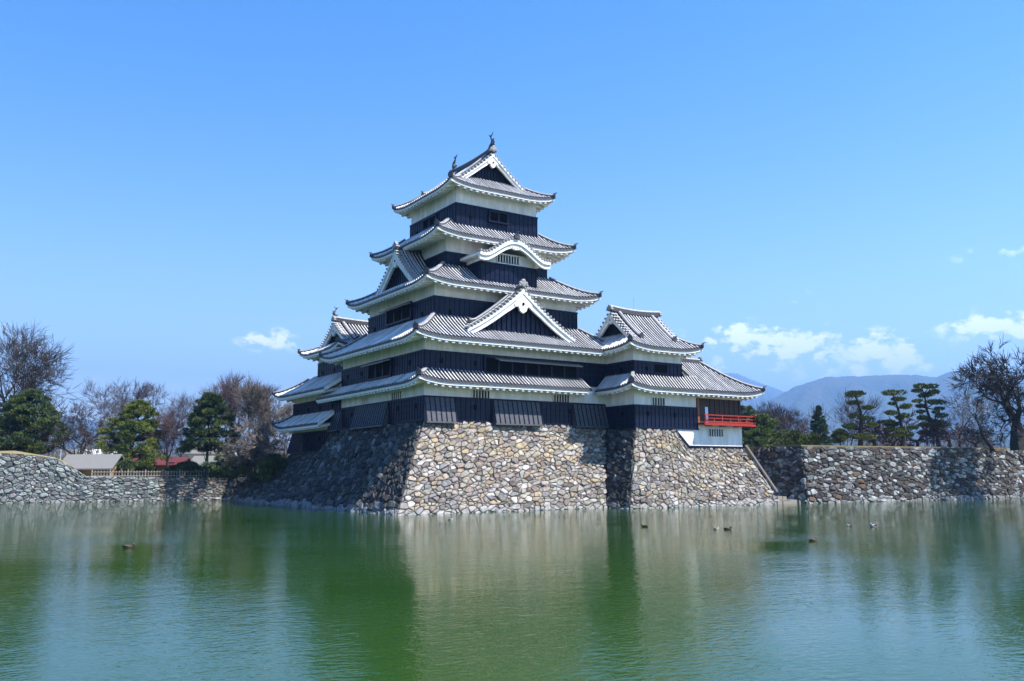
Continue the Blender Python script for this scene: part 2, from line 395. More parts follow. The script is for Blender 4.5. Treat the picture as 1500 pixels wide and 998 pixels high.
def verge_parts(root, ctr, ax, across, hw, zf, zr, front, back, bw=.78, ped=None, ped_in=.55, zbot=None, rolls=True, gy=True, zped=None):
    '''gable end: ctr = 2D point on ridge axis at the front face, ax = outward 2D direction, across = 2D sideways.
    zf(s) = roof height at sideways distance s from ridge (0..hw)'''
    ctr = v2(ctr); ax = v2(ax); ac = v2(across)
    def P(s, o, z): q = ctr+ac*s+ax*o; return np.array((q[0], q[1], z))
    K = 9
    b = MB()                                   # white bargeboards, two curved boards each
    for sg in (-1, 1):
        for (o0, o1, up, lo) in ((-.10, .10, -.12, -.12-bw), (.08, .2, -.06, -.06-bw*.42)):
            vs = []
            for k in range(K+1):
                s = hw*k/K; z = zf(s); e = .25*(k/K)-.25*max(0, 1-3*k/K)
                vs += [P(sg*s, o0, z+up), P(sg*s, o1, z+up), P(sg*s, o1, z+lo*(1-e)), P(sg*s, o0, z+lo*(1-e))]
            vs = [tuple(v) for v in vs]; fs = []
            for k in range(K):
                for j in range(4): fs.append((4*k+j, 4*k+(j+1) % 4, 4*k+4+(j+1) % 4, 4*k+4+j))
            fs += [(0, 1, 2, 3), (4*K, 4*K+3, 4*K+2, 4*K+1)]; b.add(vs, fs)
    b.build('bargeboard', plaster, root, dz=Z0)
    if rolls:                                  # short verge rolls lying across the slope end
        r = MB()
        for sg in (-1, 1):
            s = .25
            while s < hw:
                z = zf(s)+.06
                r.tube([P(sg*s, -.45, z), P(sg*s, .26, z)], .105, 6)
                s += .31
        r.build('verge_tiles', ridge_m, root, dz=Z0)
    # pediment boards
    pm = MB(); zb = zped
    m = 22
    for i in range(-m, m):
        s0 = hw*i/m; s1 = hw*(i+1)/m; za = zf(abs(s0))-.2; zc = zf(abs(s1))-.2
        if max(za, zc) <= zb: continue
        o = -ped_in + (.1 if i % 2 else 0)
        pm.add([tuple(P(s0, o, zb)), tuple(P(s1, o, zb)), tuple(P(s1, o, max(zb, zc))), tuple(P(s0, o, max(zb, za))),
                tuple(P(s0, o-.2, zb)), tuple(P(s1, o-.2, zb)), tuple(P(s1, o-.2, max(zb, zc))), tuple(P(s0, o-.2, max(zb, za)))],
               [(0, 1, 2, 3), (7, 6, 5, 4), (0, 4, 5, 1), (0, 3, 7, 4), (1, 5, 6, 2)])
    pm.build('gable_boards', lacquer, root, dz=Z0)
    if gy:                                     # hanging gable pendant with its hexagonal boss
        k = hw/5.3*.95
        sh = [(0, 0), (.55, -.55), (.95, -1.05), (.78, -1.32), (.55, -1.22), (.42, -1.35), (.33, -1.62), (0, -1.82), (-.33, -1.62), (-.42, -1.35), (-.55, -1.22), (-.78, -1.32), (-.95, -1.05), (-.55, -.55)]
        zt = zf(0)-.42*k
        gb = MB(); n = len(sh)
        fr = [tuple(P(x*k, .15, zt+y*k)) for x, y in sh]; bk = [tuple(P(x*k, -.05, zt+y*k)) for x, y in sh]
        gb.add(fr+bk, [tuple(range(n)), tuple(range(2*n-1, n-1, -1))]+[(i, i+n, (i+1) % n+n, (i+1) % n) for i in range(n)])
        go = gb.build('gable_pendant', plaster, root, dz=Z0)
        bb = MB(); hx = [(math.cos(a)*.12*k, math.sin(a)*.14*k) for a in [math.pi/3*i for i in range(6)]]
        fr = [tuple(P(x, .2, zt-1.0*k+y)) for x, y in hx]; bk = [tuple(P(x, .12, zt-1.0*k+y)) for x, y in hx]
        bb.add(fr+bk, [tuple(range(6)), tuple(range(11, 5, -1))]+[(i, i+6, (i+1) % 6+6, (i+1) % 6) for i in range(6)])
        bb.build('boss', dark, go, dz=Z0)
    # crest ornament on the peak
    cr = MB(); k = .5+hw*.07
    c = P(0, .12, zf(0)+.32)
    for (x, z, r_) in ((0, .30, .22), (-.3, .1, .17), (.3, .1, .17), (-.42, -.12, .13), (.42, -.12, .13), (0, 0, .3)):
        q = c+np.array((ac[0]*x, ac[1]*x, z))*k; A = np.array((ax[0], ax[1], 0))
        cr.tube([q-A*.1, q+A*.12, q+A*.16], [r_*k, r_*k, r_*k*.6], 10)
    cr.build('crest_tile', ridge_m, root, dz=Z0)
def gable_dormer(root, ctr, ax, across, hw, zpk, zft, length, zped, conc=.28):
    'triangular dormer gable: front centre ctr, outward ax, runs back by length'
    ctr = v2(ctr); ax = v2(ax); ac = v2(across)
    zf = lambda s: zft+(zpk-zft)*((1-s/hw)*(1-conc)+conc*(1-s/hw)**2)
    T = MB(); E = MB()
    f2 = lambda d: zf(hw-d) if d <= hw else zpk
    for sg in (-1, 1):
        a = ctr+ac*sg*hw; b_ = a-ax*length
        p0, p1 = (a, b_)
        slope(T, E, p0, p1, -ac*sg, hw, .35, f2, (0, 0), 0, raf=9)
    T.build('dormer_roof', tile, root, dz=Z0)
    verge_parts(root, ctr+ax*.12, ax, ac, hw, zf, zpk, 0, 0, zped=zped)
    q = ctr+ax*.2; r = ctr-ax*length
    ridge_piece(root, [(q[0], q[1], zpk+.08), ((q[0]+r[0])/2, (q[1]+r[1])/2, zpk+.05), (r[0], r[1], zpk+.05)], 'top_ridge', 1.15, False)
    for sg in (-1, 1):                          # descending ridges near the verge, kicked up at the foot
        pts = []
        for k in range(8):
            s = hw*.86*(1-k/7); o = -.75; w = ctr+ac*sg*s+ax*o
            pts.append((w[0], w[1], zf(s)+.05+(.22 if k == 0 else 0)))
        ridge_piece(root, pts, 'descending_ridge', .95)
def irimoya(root, x0, x1, y0, y1, ov, ze, zr, axis, gi, conc=.25, lift=.42, zped=None, back=True):
    'hip-and-gable roof; ridge along axis (0 = X, 1 = Y); gi = distance of the gable plane in from the end eave'
    T = MB(); E = MB()
    W = (y1-y0) if axis == 0 else (x1-x0); D = W/2; zf = zfun(ze, zr, D, conc)
    S = {'S': ((x0, y0), (x1, y0), (0, 1)), 'E': ((x1, y0), (x1, y1), (-1, 0)), 'N': ((x1, y1), (x0, y1), (0, -1)), 'W': ((x0, y1), (x0, y0), (1, 0))}
    main = 'SN' if axis == 0 else 'WE'
    for s in 'SENW':
        p0, p1, n = S[s]
        if s in main: slope(T, E, p0, p1, n, D, ov, zf, (1, 1), lift, gab=gi)
        else: slope(T, E, p0, p1, n, gi+.5, ov, zf, (1, 1), lift)
    T.build('tiled_roof', tile, root, dz=Z0); E.build('plastered_eaves', plaster2, root, dz=Z0)
    cx = (x0+x1)/2; cy = (y0+y1)/2; hw = D-gi
    f = lambda s: zf(D-s)
    for sg in (-1, 1):
        if axis == 0: ctr = ((x0+gi) if sg < 0 else (x1-gi), cy); ax = (sg, 0); ac = (0, 1)
        else: ctr = (cx, (y0+gi) if sg < 0 else (y1-gi)); ax = (0, sg); ac = (1, 0)
        verge_parts(root, ctr, ax, ac, hw+.1, f, zr, 0, 0, bw=.5, zped=zf(gi)+.05, gy=(sg < 0))
        for q in (-1, 1):
            pts = []; c = v2(ctr); a_ = v2(ax); b_ = v2(ac)
            for k in range(8):
                s = (hw+.35)*(1-k/7); w = c+b_*q*s-a_*.8
                pts.append((w[0], w[1], f(s)+.05+(.15 if k == 0 else 0)))
            ridge_piece(root, pts, 'descending_ridge', .95)
    for (cx_, cy_, dx, dy) in ((x0, y0, 1, 1), (x1, y0, -1, 1), (x1, y1, -1, -1), (x0, y1, 1, -1)):
        hip_line(root, (cx_, cy_), (dx, dy), gi, zf, lift)
    if axis == 0: a = (x0+gi-.2, cy); b = (x1-gi+.2, cy)
    else: a = (cx, y0+gi-.2); b = (cx, y1-gi+.2)
    pts = [(a[0]+(b[0]-a[0])*k/8, a[1]+(b[1]-a[1])*k/8, zr+.1+.16*abs(k/4-1)**2) for k in range(9)]
    ridge_piece(root, pts, 'top_ridge', 1.45, False)
    return zf, a, b
def shachi(root, p, d, h=1.0):
    'dolphin-like fish ornament standing on its head, tail up'
    mb = MB(); d = v2(d); P = lambda o, z: (p[0]+d[0]*o*h, p[1]+d[1]*o*h, p[2]+z*h)
    pts = [P(-.28, .02), P(-.22, .12), P(-.02, .26), P(.12, .45), P(.12, .68), P(.0, .86), P(-.12, 1.0), P(-.14, 1.12)]
    mb.tube(pts, [.12*h, .19*h, .22*h, .18*h, .13*h, .085*h, .055*h, .03*h], 8)
    s_ = np.array((-d[1], d[0]))
    def fin(a, b, c, w=.03):
        A = [np.array(P(*q)) for q in (a, b, c)]; sv = np.array((s_[0]*w*h, s_[1]*w*h, 0))
        vs = [tuple(x+sv) for x in A]+[tuple(x-sv) for x in A]
        mb.add(vs, [(0, 1, 2), (5, 4, 3), (0, 3, 4, 1), (1, 4, 5, 2), (2, 5, 3, 0)])
    fin((-.12, 1.0), (-.42, 1.32), (-.08, 1.2)); fin((-.12, 1.0), (.22, 1.36), (-.06, 1.15))
    fin((.2, .4), (.45, .55), (.18, .62)); fin((.18, .62), (.36, .82), (.1, .8)); fin((-.1, .25), (-.42, .42), (-.05, .45))
    return mb.build('fish_ornament', bronze, root, dz=Z0)

# ------------------------------------------------------------------ MAIN KEEP
keep = thing('castle_keep', 'tallest black and white castle tower, with a big white triangular gable and many stacked roofs', 'castle tower', (0, 0, Z0))
# storeys
storey(keep, -8.9, 8.9, -8.05, 10.0, 0, 1.85, 3.4, 'SW', {'S': ((-.06, 2.6), (6.1, 10.7), (14.1, 17.7)), 'W': ((.0, 2.3), (5.3, 12.0),)})
storey(keep, -8.9, 8.9, -8.05, 8.05, 3.4, 5.38, 6.9, 'SWNE')
storey(keep, -7.15, 7.15, -6.3, 6.3, 6.9, 10.1, 11.5, 'SWNE')
storey(keep, -5.15, 5.15, -4.53, 4.53, 11.5, 14.4, 15.9, 'SWNE')
storey(keep, -4.17, 4.17, -4.45, 4.0, 15.9, 18.85, 20.6, 'SWNE')
# roof 1 (lowest skirt, cut square at its east end and north end)
z1 = zfun(2.93, 3.98, 1.45, .15)
T = MB(); E = MB()
slope(T, E, (-10.13, -9.5), (6.3, -9.5), (0, 1), 1.45, 1.3, z1, (1, 0), .40)
slope(T, E, (-10.13, 11.5), (-10.13, -9.5), (1, 0), 1.23, 1.2, z1, (0, 1), .40)
T.build('tiled_roof', tile, keep, dz=Z0); E.build('plastered_eaves', plaster2, keep, dz=Z0)
hip_line(keep, (-10.13, -9.5), (1, 1), 1.2, z1, .40)
# roof 2
z2 = hip_roof(keep, -10.5, 10.5, -9.65, 9.65, 1.55, 3.35, 6.33, 8.6)
z3 = hip_roof(keep, -8.73, 8.73, -7.85, 7.85, 1.55, 3.32, 11.14, 13.3)
z5 = hip_roof(keep, -7.06, 7.06, -6.42, 6.42, 1.9, 2.6, 15.6, 17.5)
for (a, b, D, zf) in ((10.5, 9.65, 3.35, z2), (8.73, 7.85, 3.4, z3), (7.06, 6.42, 2.5, z5)):
    for sx in (-1, 1):
        for sy in (-1, 1): hip_line(keep, (sx*a, sy*b), (-sx, -sy), D-.1, zf)
zt, ra, rb = irimoya(keep, -5.42, 5.32, -5.7, 5.25, 1.22, 20.22, 24.35, 1, 2.0)
shachi(keep, (ra[0], ra[1]+.3, 24.75), (0, -1), 1.15); shachi(keep, (rb[0], rb[1]-.3, 24.75), (0, 1), 1.15)
for y in (ra[1]+.3, rb[1]-.3):
    r_ = MB(); r_.tube([(ra[0], y, 24.8), (ra[0], y, 26.9)], .02, 4); r_.build('lightning_rod', steel, keep, dz=Z0)
# gables
gable_dormer(keep, (-.1, -8.35), (0, -1), (1, 0), 5.3, 11.15, 7.35, 2.4, 7.35)
gable_dormer(keep, (-7.35, .15), (-1, 0), (0, 1), 4.1, 15.3, 11.75, 2.4, 12.0)
# undulating gable bay on the south side
bw = MB(); bw.box(-3.2, 2.35, -6.9, -4.5, 11.3, 14.35)
bw.build('bay_wall', plaster, keep, dz=Z0)
bc = MB(); cladding(bc, (-3.2, -6.9), (2.35, -6.9), (0, -1), 11.5, 13.35); cladding(bc, (-3.2, -4.6), (-3.2, -6.9), (-1, 0), 11.5, 13.35)
cladding(bc, (2.35, -6.9), (2.35, -4.6), (1, 0), 11.5, 13.35); bc.build('bay_cladding', [lacquer, weathered], keep, dz=Z0)
lattice(keep, (-1.6, -6.9), (.6, -6.9), (0, -1), 13.55, 14.2, 8)
def kz(s): s = min(1, abs(s)); return 13.85+1.55*(.5+.5*math.cos(math.pi*min(1, s*1.08)))**.9+.22*max(0, s-.75)*2
kc, khw = -.3, 3.55
kt = MB(); ke = MB(); nx = 64; vs = []; cc = []
for i in range(nx*3+1):
    s = -1+2*i/(nx*3); b = (0, .07, .07)[i % 3]
    for j in range(5):
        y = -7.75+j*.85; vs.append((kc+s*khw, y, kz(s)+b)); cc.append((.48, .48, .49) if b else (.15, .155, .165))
# tile rows of a curved gable run front to back over the hump
fs = [(i*5+j, i*5+j+1, (i+1)*5+j+1, (i+1)*5+j) for i in range(nx*3) for j in range(4)]
kt.add(vs, fs, 0, cc)
kt.build('undulating_roof', tile, keep, dz=Z0)
for (y0_, y1_, up, lo) in ((-7.85, -7.62, -.02, -.62), (-7.95, -7.85, .0, -.26), (-7.62, -4.6, -.02, -.2)):
    vs = []; fs = []
    K = 40
    for i in range(K+1):
        s = -1+2*i/K; x = kc+s*khw; z = kz(s); dl = lo-(.0 if y1_ > -7 else .12*math.cos(s*math.pi/2))
        vs += [(x, y0_, z+up), (x, y1_, z+up), (x, y1_, z+dl), (x, y0_, z+dl)]
    for i in range(K):
        for j in range(4): fs.append((4*i+j, 4*i+(j+1) % 4, 4*i+4+(j+1) % 4, 4*i+4+j))
    fs += [(0, 1, 2, 3), (4*K, 4*K+3, 4*K+2, 4*K+1)]; ke.add(vs, fs)
for i in range(-3, 4):                          # small scallops hanging under the middle
    x = kc+i*.22; ke.tube([(x, -7.87, kz(0)-.74+.035*i*i), (x, -7.62, kz(0)-.74+.035*i*i)], .16, 8)
ke.build('undulating_bargeboard', plaster, keep, dz=Z0)
vt = MB()
for i in range(26):
    s = -.98+1.96*i/25; x = kc+s*khw; z = kz(s)+.1; vt.tube([(x, -8.0, z), (x, -7.3, z)], .1, 6)
vt.build('verge_tiles', ridge_m, keep, dz=Z0)
ridge_piece(keep, [(kc, -8.0, kz(0)+.12), (kc, -7, kz(0)+.12), (kc, -5.2, kz(0)+.12)], 'top_ridge', 1.1)
gp = MB()                                       # plaster above the bay inside the curve
K = 20; vs = []; fs = []
for i in range(K+1):
    s = -.78+1.56*i/K; x = kc+s*khw; vs += [(x, -7.2, 14.0), (x, -7.2, kz(s)-.1), (x, -6.7, 14.0), (x, -6.7, kz(s)-.1)]
for i in range(K): a = 4*i; fs += [(a, a+4, a+5, a+1), (a, a+2, a+6, a+4)]
gp.add(vs, fs); 
# windows of the keep
for (a, b) in ((-4.65, -3.05), (3.25, 4.9)): lattice(keep, (a, -8.05), (b, -8.05), (0, -1), 1.92, 2.5, 6)
for (a, b) in ((3.4, 2.05), (-2.45, -4.3)): lattice(keep, (-8.9, a), (-8.9, b), (-1, 0), 1.92, 2.5, 5)
def opening(root, p0, p1, no, z0, z1, posts, awn=None):
    mb = MB(); p0 = v2(p0); p1 = v2(p1); no = v2(no); L = np.linalg.norm(p1-p0); t = (p1-p0)/L
    def P(s, o, z): q = p0+t*s+no*o; return (q[0], q[1], z)
    def blk(m_, s0, s1, o0, o1, za, zb, m, dz=0): m_.hexa([P(s0, o0, za), P(s1, o0, za), P(s1, o1, za+dz), P(s0, o1, za+dz)], [P(s0, o0, zb), P(s1, o0, zb), P(s1, o1, zb+dz), P(s0, o1, zb+dz)], m)
    blk(mb, 0, L, .05, .15, z0, z1, 0)
    for i in range(posts+1): s = L*i/posts; blk(mb, s-.07, s+.07, .1, .26, z0, z1, 1)
    blk(mb, -.1, L+.1, .1, .3, z0-.1, z0+.03, 1); blk(mb, -.1, L+.1, .1, .3, z1-.03, z1+.1, 1)
    o = mb.build('window_opening', [dark, lacquer], root, dz=Z0)
    if awn:
        a = MB(); blk(a, awn[0], awn[1], .12, .95, z1-.05, z1+.0, 0, -.28); q = int((awn[1]-awn[0])/.35)
        for i in range(q+1): s = awn[0]+(awn[1]-awn[0])*i/q; blk(a, s-.03, s+.03, .12, .97, z1+.0, z1+.05, 0, -.28)
        a.build('propped_shutter', [bamboo], o, dz=Z0)
opening(keep, (-3.6, -8.05), (5.6, -8.05), (0, -1), 3.98, 5.2, 7, (1.0, 9.3))
opening(keep, (-8.9, 1.9), (-8.9, -2.5), (-1, 0), 3.95, 5.3, 3, (.0, 4.4))
opening(keep, (-7.15, 2.2), (-7.15, -2.5), (-1, 0), 8.9, 10.2, 3, (.0, 4.7))
opening(keep, (-.95, -4.45), (.95, -4.45), (0, -1), 17.75, 18.6, 2)
opening(keep, (-4.17, 1.2), (-4.17, -1.2), (-1, 0), 17.75, 18.6, 2)

# ------------------------------------------------------------------ TATSUMI TURRET (south-east)
tt_ = thing('corner_turret', 'two-storey black and white turret right of the keep, with a small gable facing left', 'turret', (11.5, -9, Z0))
storey(tt_, 8.8, 16.0, -11.95, -6.0, -.3, 1.6, 3.7, 'SW')
storey(tt_, 8.8, 14.25, -11.95, -6.0, 3.7, 5.33, 6.9, 'SWE')
zl = zfun(3.0, 4.3, 1.25, .1)
T = MB(); E = MB()
slope(T, E, (7.55, -13.1), (16.2, -13.1), (0, 1), 1.25, 1.15, zl, (1, 0), .42)
slope(T, E, (7.55, -8.3), (7.55, -13.1), (1, 0), 1.25, 1.15, zl, (0, 1), .42)
T.build('tiled_roof', tile, tt_, dz=Z0); E.build('plastered_eaves', plaster2, tt_, dz=Z0)
hip_line(tt_, (7.55, -13.1), (1, 1), 1.15, zl)
zz, ra, rb = irimoya(tt_, 7.5, 15.85, -13.1, -4.9, 1.2, 6.42, 9.95, 0, 1.45)
lattice(tt_, (10.7, -11.95), (12.2, -11.95), (0, -1), 1.68, 2.3, 5)
r_ = MB(); r_.tube([(11.6, -9, 10.2), (11.6, -9, 11.6)], .02, 4); r_.build('lightning_rod', steel, tt_, dz=Z0)
ab = MB(); ab.box(11.1, 12.5, -12.10, -12.0, 4.5, 5.15); ab.build('arched_window', dark, tt_, dz=Z0)

# ------------------------------------------------------------------ TSUKIMI (moon-viewing) TURRET
ts = thing('moon_viewing_turret', 'low open turret with a red balcony at the right end of the castle', 'turret', (18.8, -9, Z0))
w = MB()                                         # white lower wall with its slanted left edge
for y0_, y1_ in ((-12.0, -6.0),):
    vs = [(13.3, y0_, -.32), (14.85, y0_, -1.72), (21.6, y0_, -1.72), (21.6, y0_, .15), (13.3, y0_, .15)]
    vs += [(x, y1_, z) for x, y, z in vs]
    w.add(vs, [(0, 1, 2, 3, 4), (9, 8, 7, 6, 5), (0, 5, 6, 1), (1, 6, 7, 2), (2, 7, 8, 3), (3, 8, 9, 4), (4, 9, 5, 0)])
w.build('plaster_wall', plaster, ts, dz=Z0)
sl = MB(); sl.box(14.8, 21.75, -12.14, -6, -1.84, -1.70); sl.hexa([(13.05, -12.12, -.45), (13.3, -12.12, -.30), (13.3, -11.9, -.30), (13.05, -11.9, -.45)], [(14.7, -12.12, -1.84), (14.86, -12.12, -1.72), (14.86, -11.9, -1.72), (14.7, -11.9, -1.84)])
sl.build('sill_beam', lacquer, ts, dz=Z0)
lattice(ts, (17.3, -12.0), (19.1, -12.0), (0, -1), -.85, -.2, 6)
tr = MB(); tr.box(16.0, 21.6, -11.97, -6.0, 2.5, 3.1); tr.build('plaster_frieze', plaster, ts, dz=Z0)
fl_ = MB(); fl_.box(16.0, 22.5, -12.85, -5.2, .16, .3); fl_.build('balcony_floor', vermil, ts, dz=Z0)
for (x0_, x1_, y0_, y1_, za, zb) in ((16.24, 17.1, -11.9, -11.82, .3, 2.5), (17.1, 17.55, -11.9, -11.82, 1.75, 2.5), (16.02, 17.05, -6.1, -6.02, .3, 2.5),
                                 (21.42, 21.5, -11.7, -10.4, .3, 2.5), (21.42, 21.5, -7.6, -6.2, .3, 2.5), (19.4, 21.4, -6.1, -6.02, .3, 2.5)):
    pn = MB(); pn.box(x0_, x1_, y0_, y1_, za, zb); pn.build('wooden_panel', wood, ts, dz=Z0)
pn = MB(); pn.box(17.55, 21.38, -11.9, -11.82, .3, 2.5)
for x in np.arange(17.7, 21.3, .62): pn.box(x-.03, x+.03, -11.96, -11.895, .3, 2.5)
for z in (.95, 1.7): pn.box(17.55, 21.38, -11.95, -11.892, z-.03, z+.03)
pn.build('wooden_panel', wood, ts, dz=Z0)
po = MB(); po.box(15.98, 16.22, -12.1, -11.86, .16, 2.5); po.build('corner_post', redwood, ts, dz=Z0)
for (x, y) in ((21.5, -11.95), (21.5, -6.1), (18.8, -6.1)):
    po = MB(); po.box(x-.1, x+.1, y-.04, y+.16, .3, 2.5); po.build('post', wood, ts, dz=Z0)
ra_ = MB()
def rail(ra_, a, b, z, s=.05, ext=.0):
    a = v2(a); b = v2(b); d = (b-a)/np.linalg.norm(b-a); a = a-d*ext; b = b+d*ext
    ra_.sweep([(a[0], a[1], z+(.12 if 0 else 0)), (b[0], b[1], z)], [(-s, -s), (s, -s), (s, s), (-s, s)])
for (a, b) in (((16.25, -12.75), (22.4, -12.75)), ((22.4, -12.75), (22.4, -5.3)), ((22.4, -5.3), (19, -5.3))):
    for z, s in ((.40, .055), (.70, .035), (.98, .045)): rail(ra_, a, b, z, s, .16)
    L = math.hypot(b[0]-a[0], b[1]-a[1]); k = round(L/1.02)
    for i in range(k+1):
        x = a[0]+(b[0]-a[0])*i/k; y = a[1]+(b[1]-a[1])*i/k; h = 1.0 if i % 2 == 0 or i == k else .72
        ra_.box(x-.05, x+.05, y-.05, y+.05, .3, h)
ra_.tube([(22.4, -12.85, 1.02), (22.52, -13.0, 1.06), (22.6, -13.1, 1.18)], .05, 6); ra_.tube([(22.5, -12.75, 1.02), (22.65, -12.75, 1.06), (22.78, -12.75, 1.18)], .05, 6)
ra_.build('red_balcony_railing', vermil, ts, dz=Z0)
bj = MB()
for x in (17, 18.8, 20.6, 22.2): bj.box(x-.09, x+.09, -12.8, -12.0, .02, .16)
bj.box(16.0, 22.55, -12.87, -12.7, .08, .22); bj.box(22.36, 22.53, -12.7, -5.2, .08, .22)
bj.build('balcony_beam', vermil, ts, dz=Z0)
T = MB(); E = MB(); zk = zfun(3.02, 6.1, 4.1, .2)
slope(T, E, (16.2, -13.1), (23.55, -13.1), (0, 1), 4.1, 1.15, zk, (0, 1), .38)
slope(T, E, (23.55, -13.1), (23.55, -4.9), (-1, 0), 4.1, 1.95, zk, (1, 1), .38)
slope(T, E, (23.55, -4.9), (14.3, -4.9), (0, -1), 4.1, 1.15, zk, (1, 0), .38)
T.build('tiled_roof', tile, ts, dz=Z0); E.build('plastered_eaves', plaster2, ts, dz=Z0)
hip_line(ts, (23.55, -13.1), (-1, 1), 4.1, zk, .38); hip_line(ts, (23.55, -4.9), (-1, -1), 4.1, zk, .38)
ridge_piece(ts, [(19.6, -9, 6.2), (17, -9, 6.2), (14.3, -9, 6.2)], 'top_ridge', 1.2)
ridge_piece(ts, [(16.2, -13.0, 3.12), (16.2, -11.9, zk(1.2)+.06), (16.2, -10.8, zk(2.3)+.06), (16.2, -9.3, zk(3.8)+.06)], 'descending_ridge', .6, False)

# ------------------------------------------------------------------ INUI SMALL KEEP (north-west)
iu = thing('small_keep', 'smaller black and white tower behind the keep on the left, with its gable facing left', 'turret', (-5, 14, Z0))
storey(iu, -9.0, 2, 9.9, 20.6, -1.85, .0, .9, 'WN', {'W': ((.0, 3.2),)})
storey(iu, -9.0, 2, 8.2, 20.6, .9, 3.0, 4.2, 'WN')
storey(iu, -7.8, .5, 9.6, 17.1, 4.2, 7.0, 7.9, 'SWNE')
T = MB(); E = MB(); za_ = zfun(.55, 1.8, 1.65, .15)
slope(T, E, (-10.65, 22.2), (-10.65, 9.5), (1, 0), 1.65, 1.6, za_, (1, 0), .4)
slope(T, E, (2, 22.2), (-10.65, 22.2), (0, -1), 1.65, 1.6, za_, (0, 1), .4)
T.build('tiled_roof', tile, iu, dz=Z0); E.build('plastered_eaves', plaster2, iu, dz=Z0)
hip_line(iu, (-10.65, 22.2), (1, -1), 1.6, za_)
T = MB(); E = MB(); zb_ = zfun(3.72, 5.8, 3.2, .2)
slope(T, E, (-10.65, 22.4), (-10.65, 8.2), (1, 0), 3.2, 1.65, zb_, (1, 0), .4)
slope(T, E, (2, 22.4), (-10.65, 22.4), (0, -1), 4.2, 1.65, zb_, (0, 1), .4)
T.build('tiled_roof', tile, iu, dz=Z0); E.build('plastered_eaves', plaster2, iu, dz=Z0)
hip_line(iu, (-10.65, 22.4), (1, -1), 2.8, zb_)
zz, ra, rb = irimoya(iu, -9.4, 2.0, 8.3, 18.5, 1.5, 7.72, 10.75, 0, 1.7)
shachi(iu, (ra[0]+.2, ra[1], 11.2), (-1, 0), .85)
r_ = MB(); r_.tube([(ra[0]+.2, ra[1], 11.2), (ra[0]+.2, ra[1], 12.6)], .015, 4); r_.build('lightning_rod', steel, iu, dz=Z0)

# ------------------------------------------------------------------ STONE WALLS
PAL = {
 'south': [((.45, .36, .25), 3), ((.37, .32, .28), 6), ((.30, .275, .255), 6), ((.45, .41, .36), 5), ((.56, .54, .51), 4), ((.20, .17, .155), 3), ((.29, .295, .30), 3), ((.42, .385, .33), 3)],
 'west': [((.12, .117, .117), 5), ((.085, .082, .082), 5), ((.20, .185, .16), 2), ((.06, .057, .057), 4), ((.30, .30, .30), 1)],  # darker set: the shade on west-facing walls is put into the stone colour
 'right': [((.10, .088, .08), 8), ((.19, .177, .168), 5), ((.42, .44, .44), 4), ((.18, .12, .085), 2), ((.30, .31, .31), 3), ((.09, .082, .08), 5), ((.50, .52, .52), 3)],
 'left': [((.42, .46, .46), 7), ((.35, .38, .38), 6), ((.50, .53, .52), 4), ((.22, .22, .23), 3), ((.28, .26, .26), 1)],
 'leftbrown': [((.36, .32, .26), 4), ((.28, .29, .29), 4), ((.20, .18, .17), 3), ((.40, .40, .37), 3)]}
PAL['tan'] = [((.50, .40, .27), 4), ((.46, .40, .31), 4), ((.36, .32, .28), 4), ((.54, .50, .44), 2), ((.30, .27, .25), 2)]
ZR_ = random.Random(77)
def zone(s, t):
    'the upper courses were rebuilt in warmer, yellower stone'
    return 'tan' if ZR_.random() < .85*math.exp(-((t-.74-.05*math.sin(s*9))/.12)**2) else 'south'
def clip(poly, mx_, my_, nx_, ny_):
    o = []
    for i in range(len(poly)):
        a = poly[i]; b = poly[(i+1) % len(poly)]
        da = (a[0]-mx_)*nx_+(a[1]-my_)*ny_; db = (b[0]-mx_)*nx_+(b[1]-my_)*ny_
        if da <= 0: o.append(a)
        if (da < 0 < db) or (db < 0 < da): t = da/(da-db); o.append((a[0]+(b[0]-a[0])*t, a[1]+(b[1]-a[1])*t))
    return o
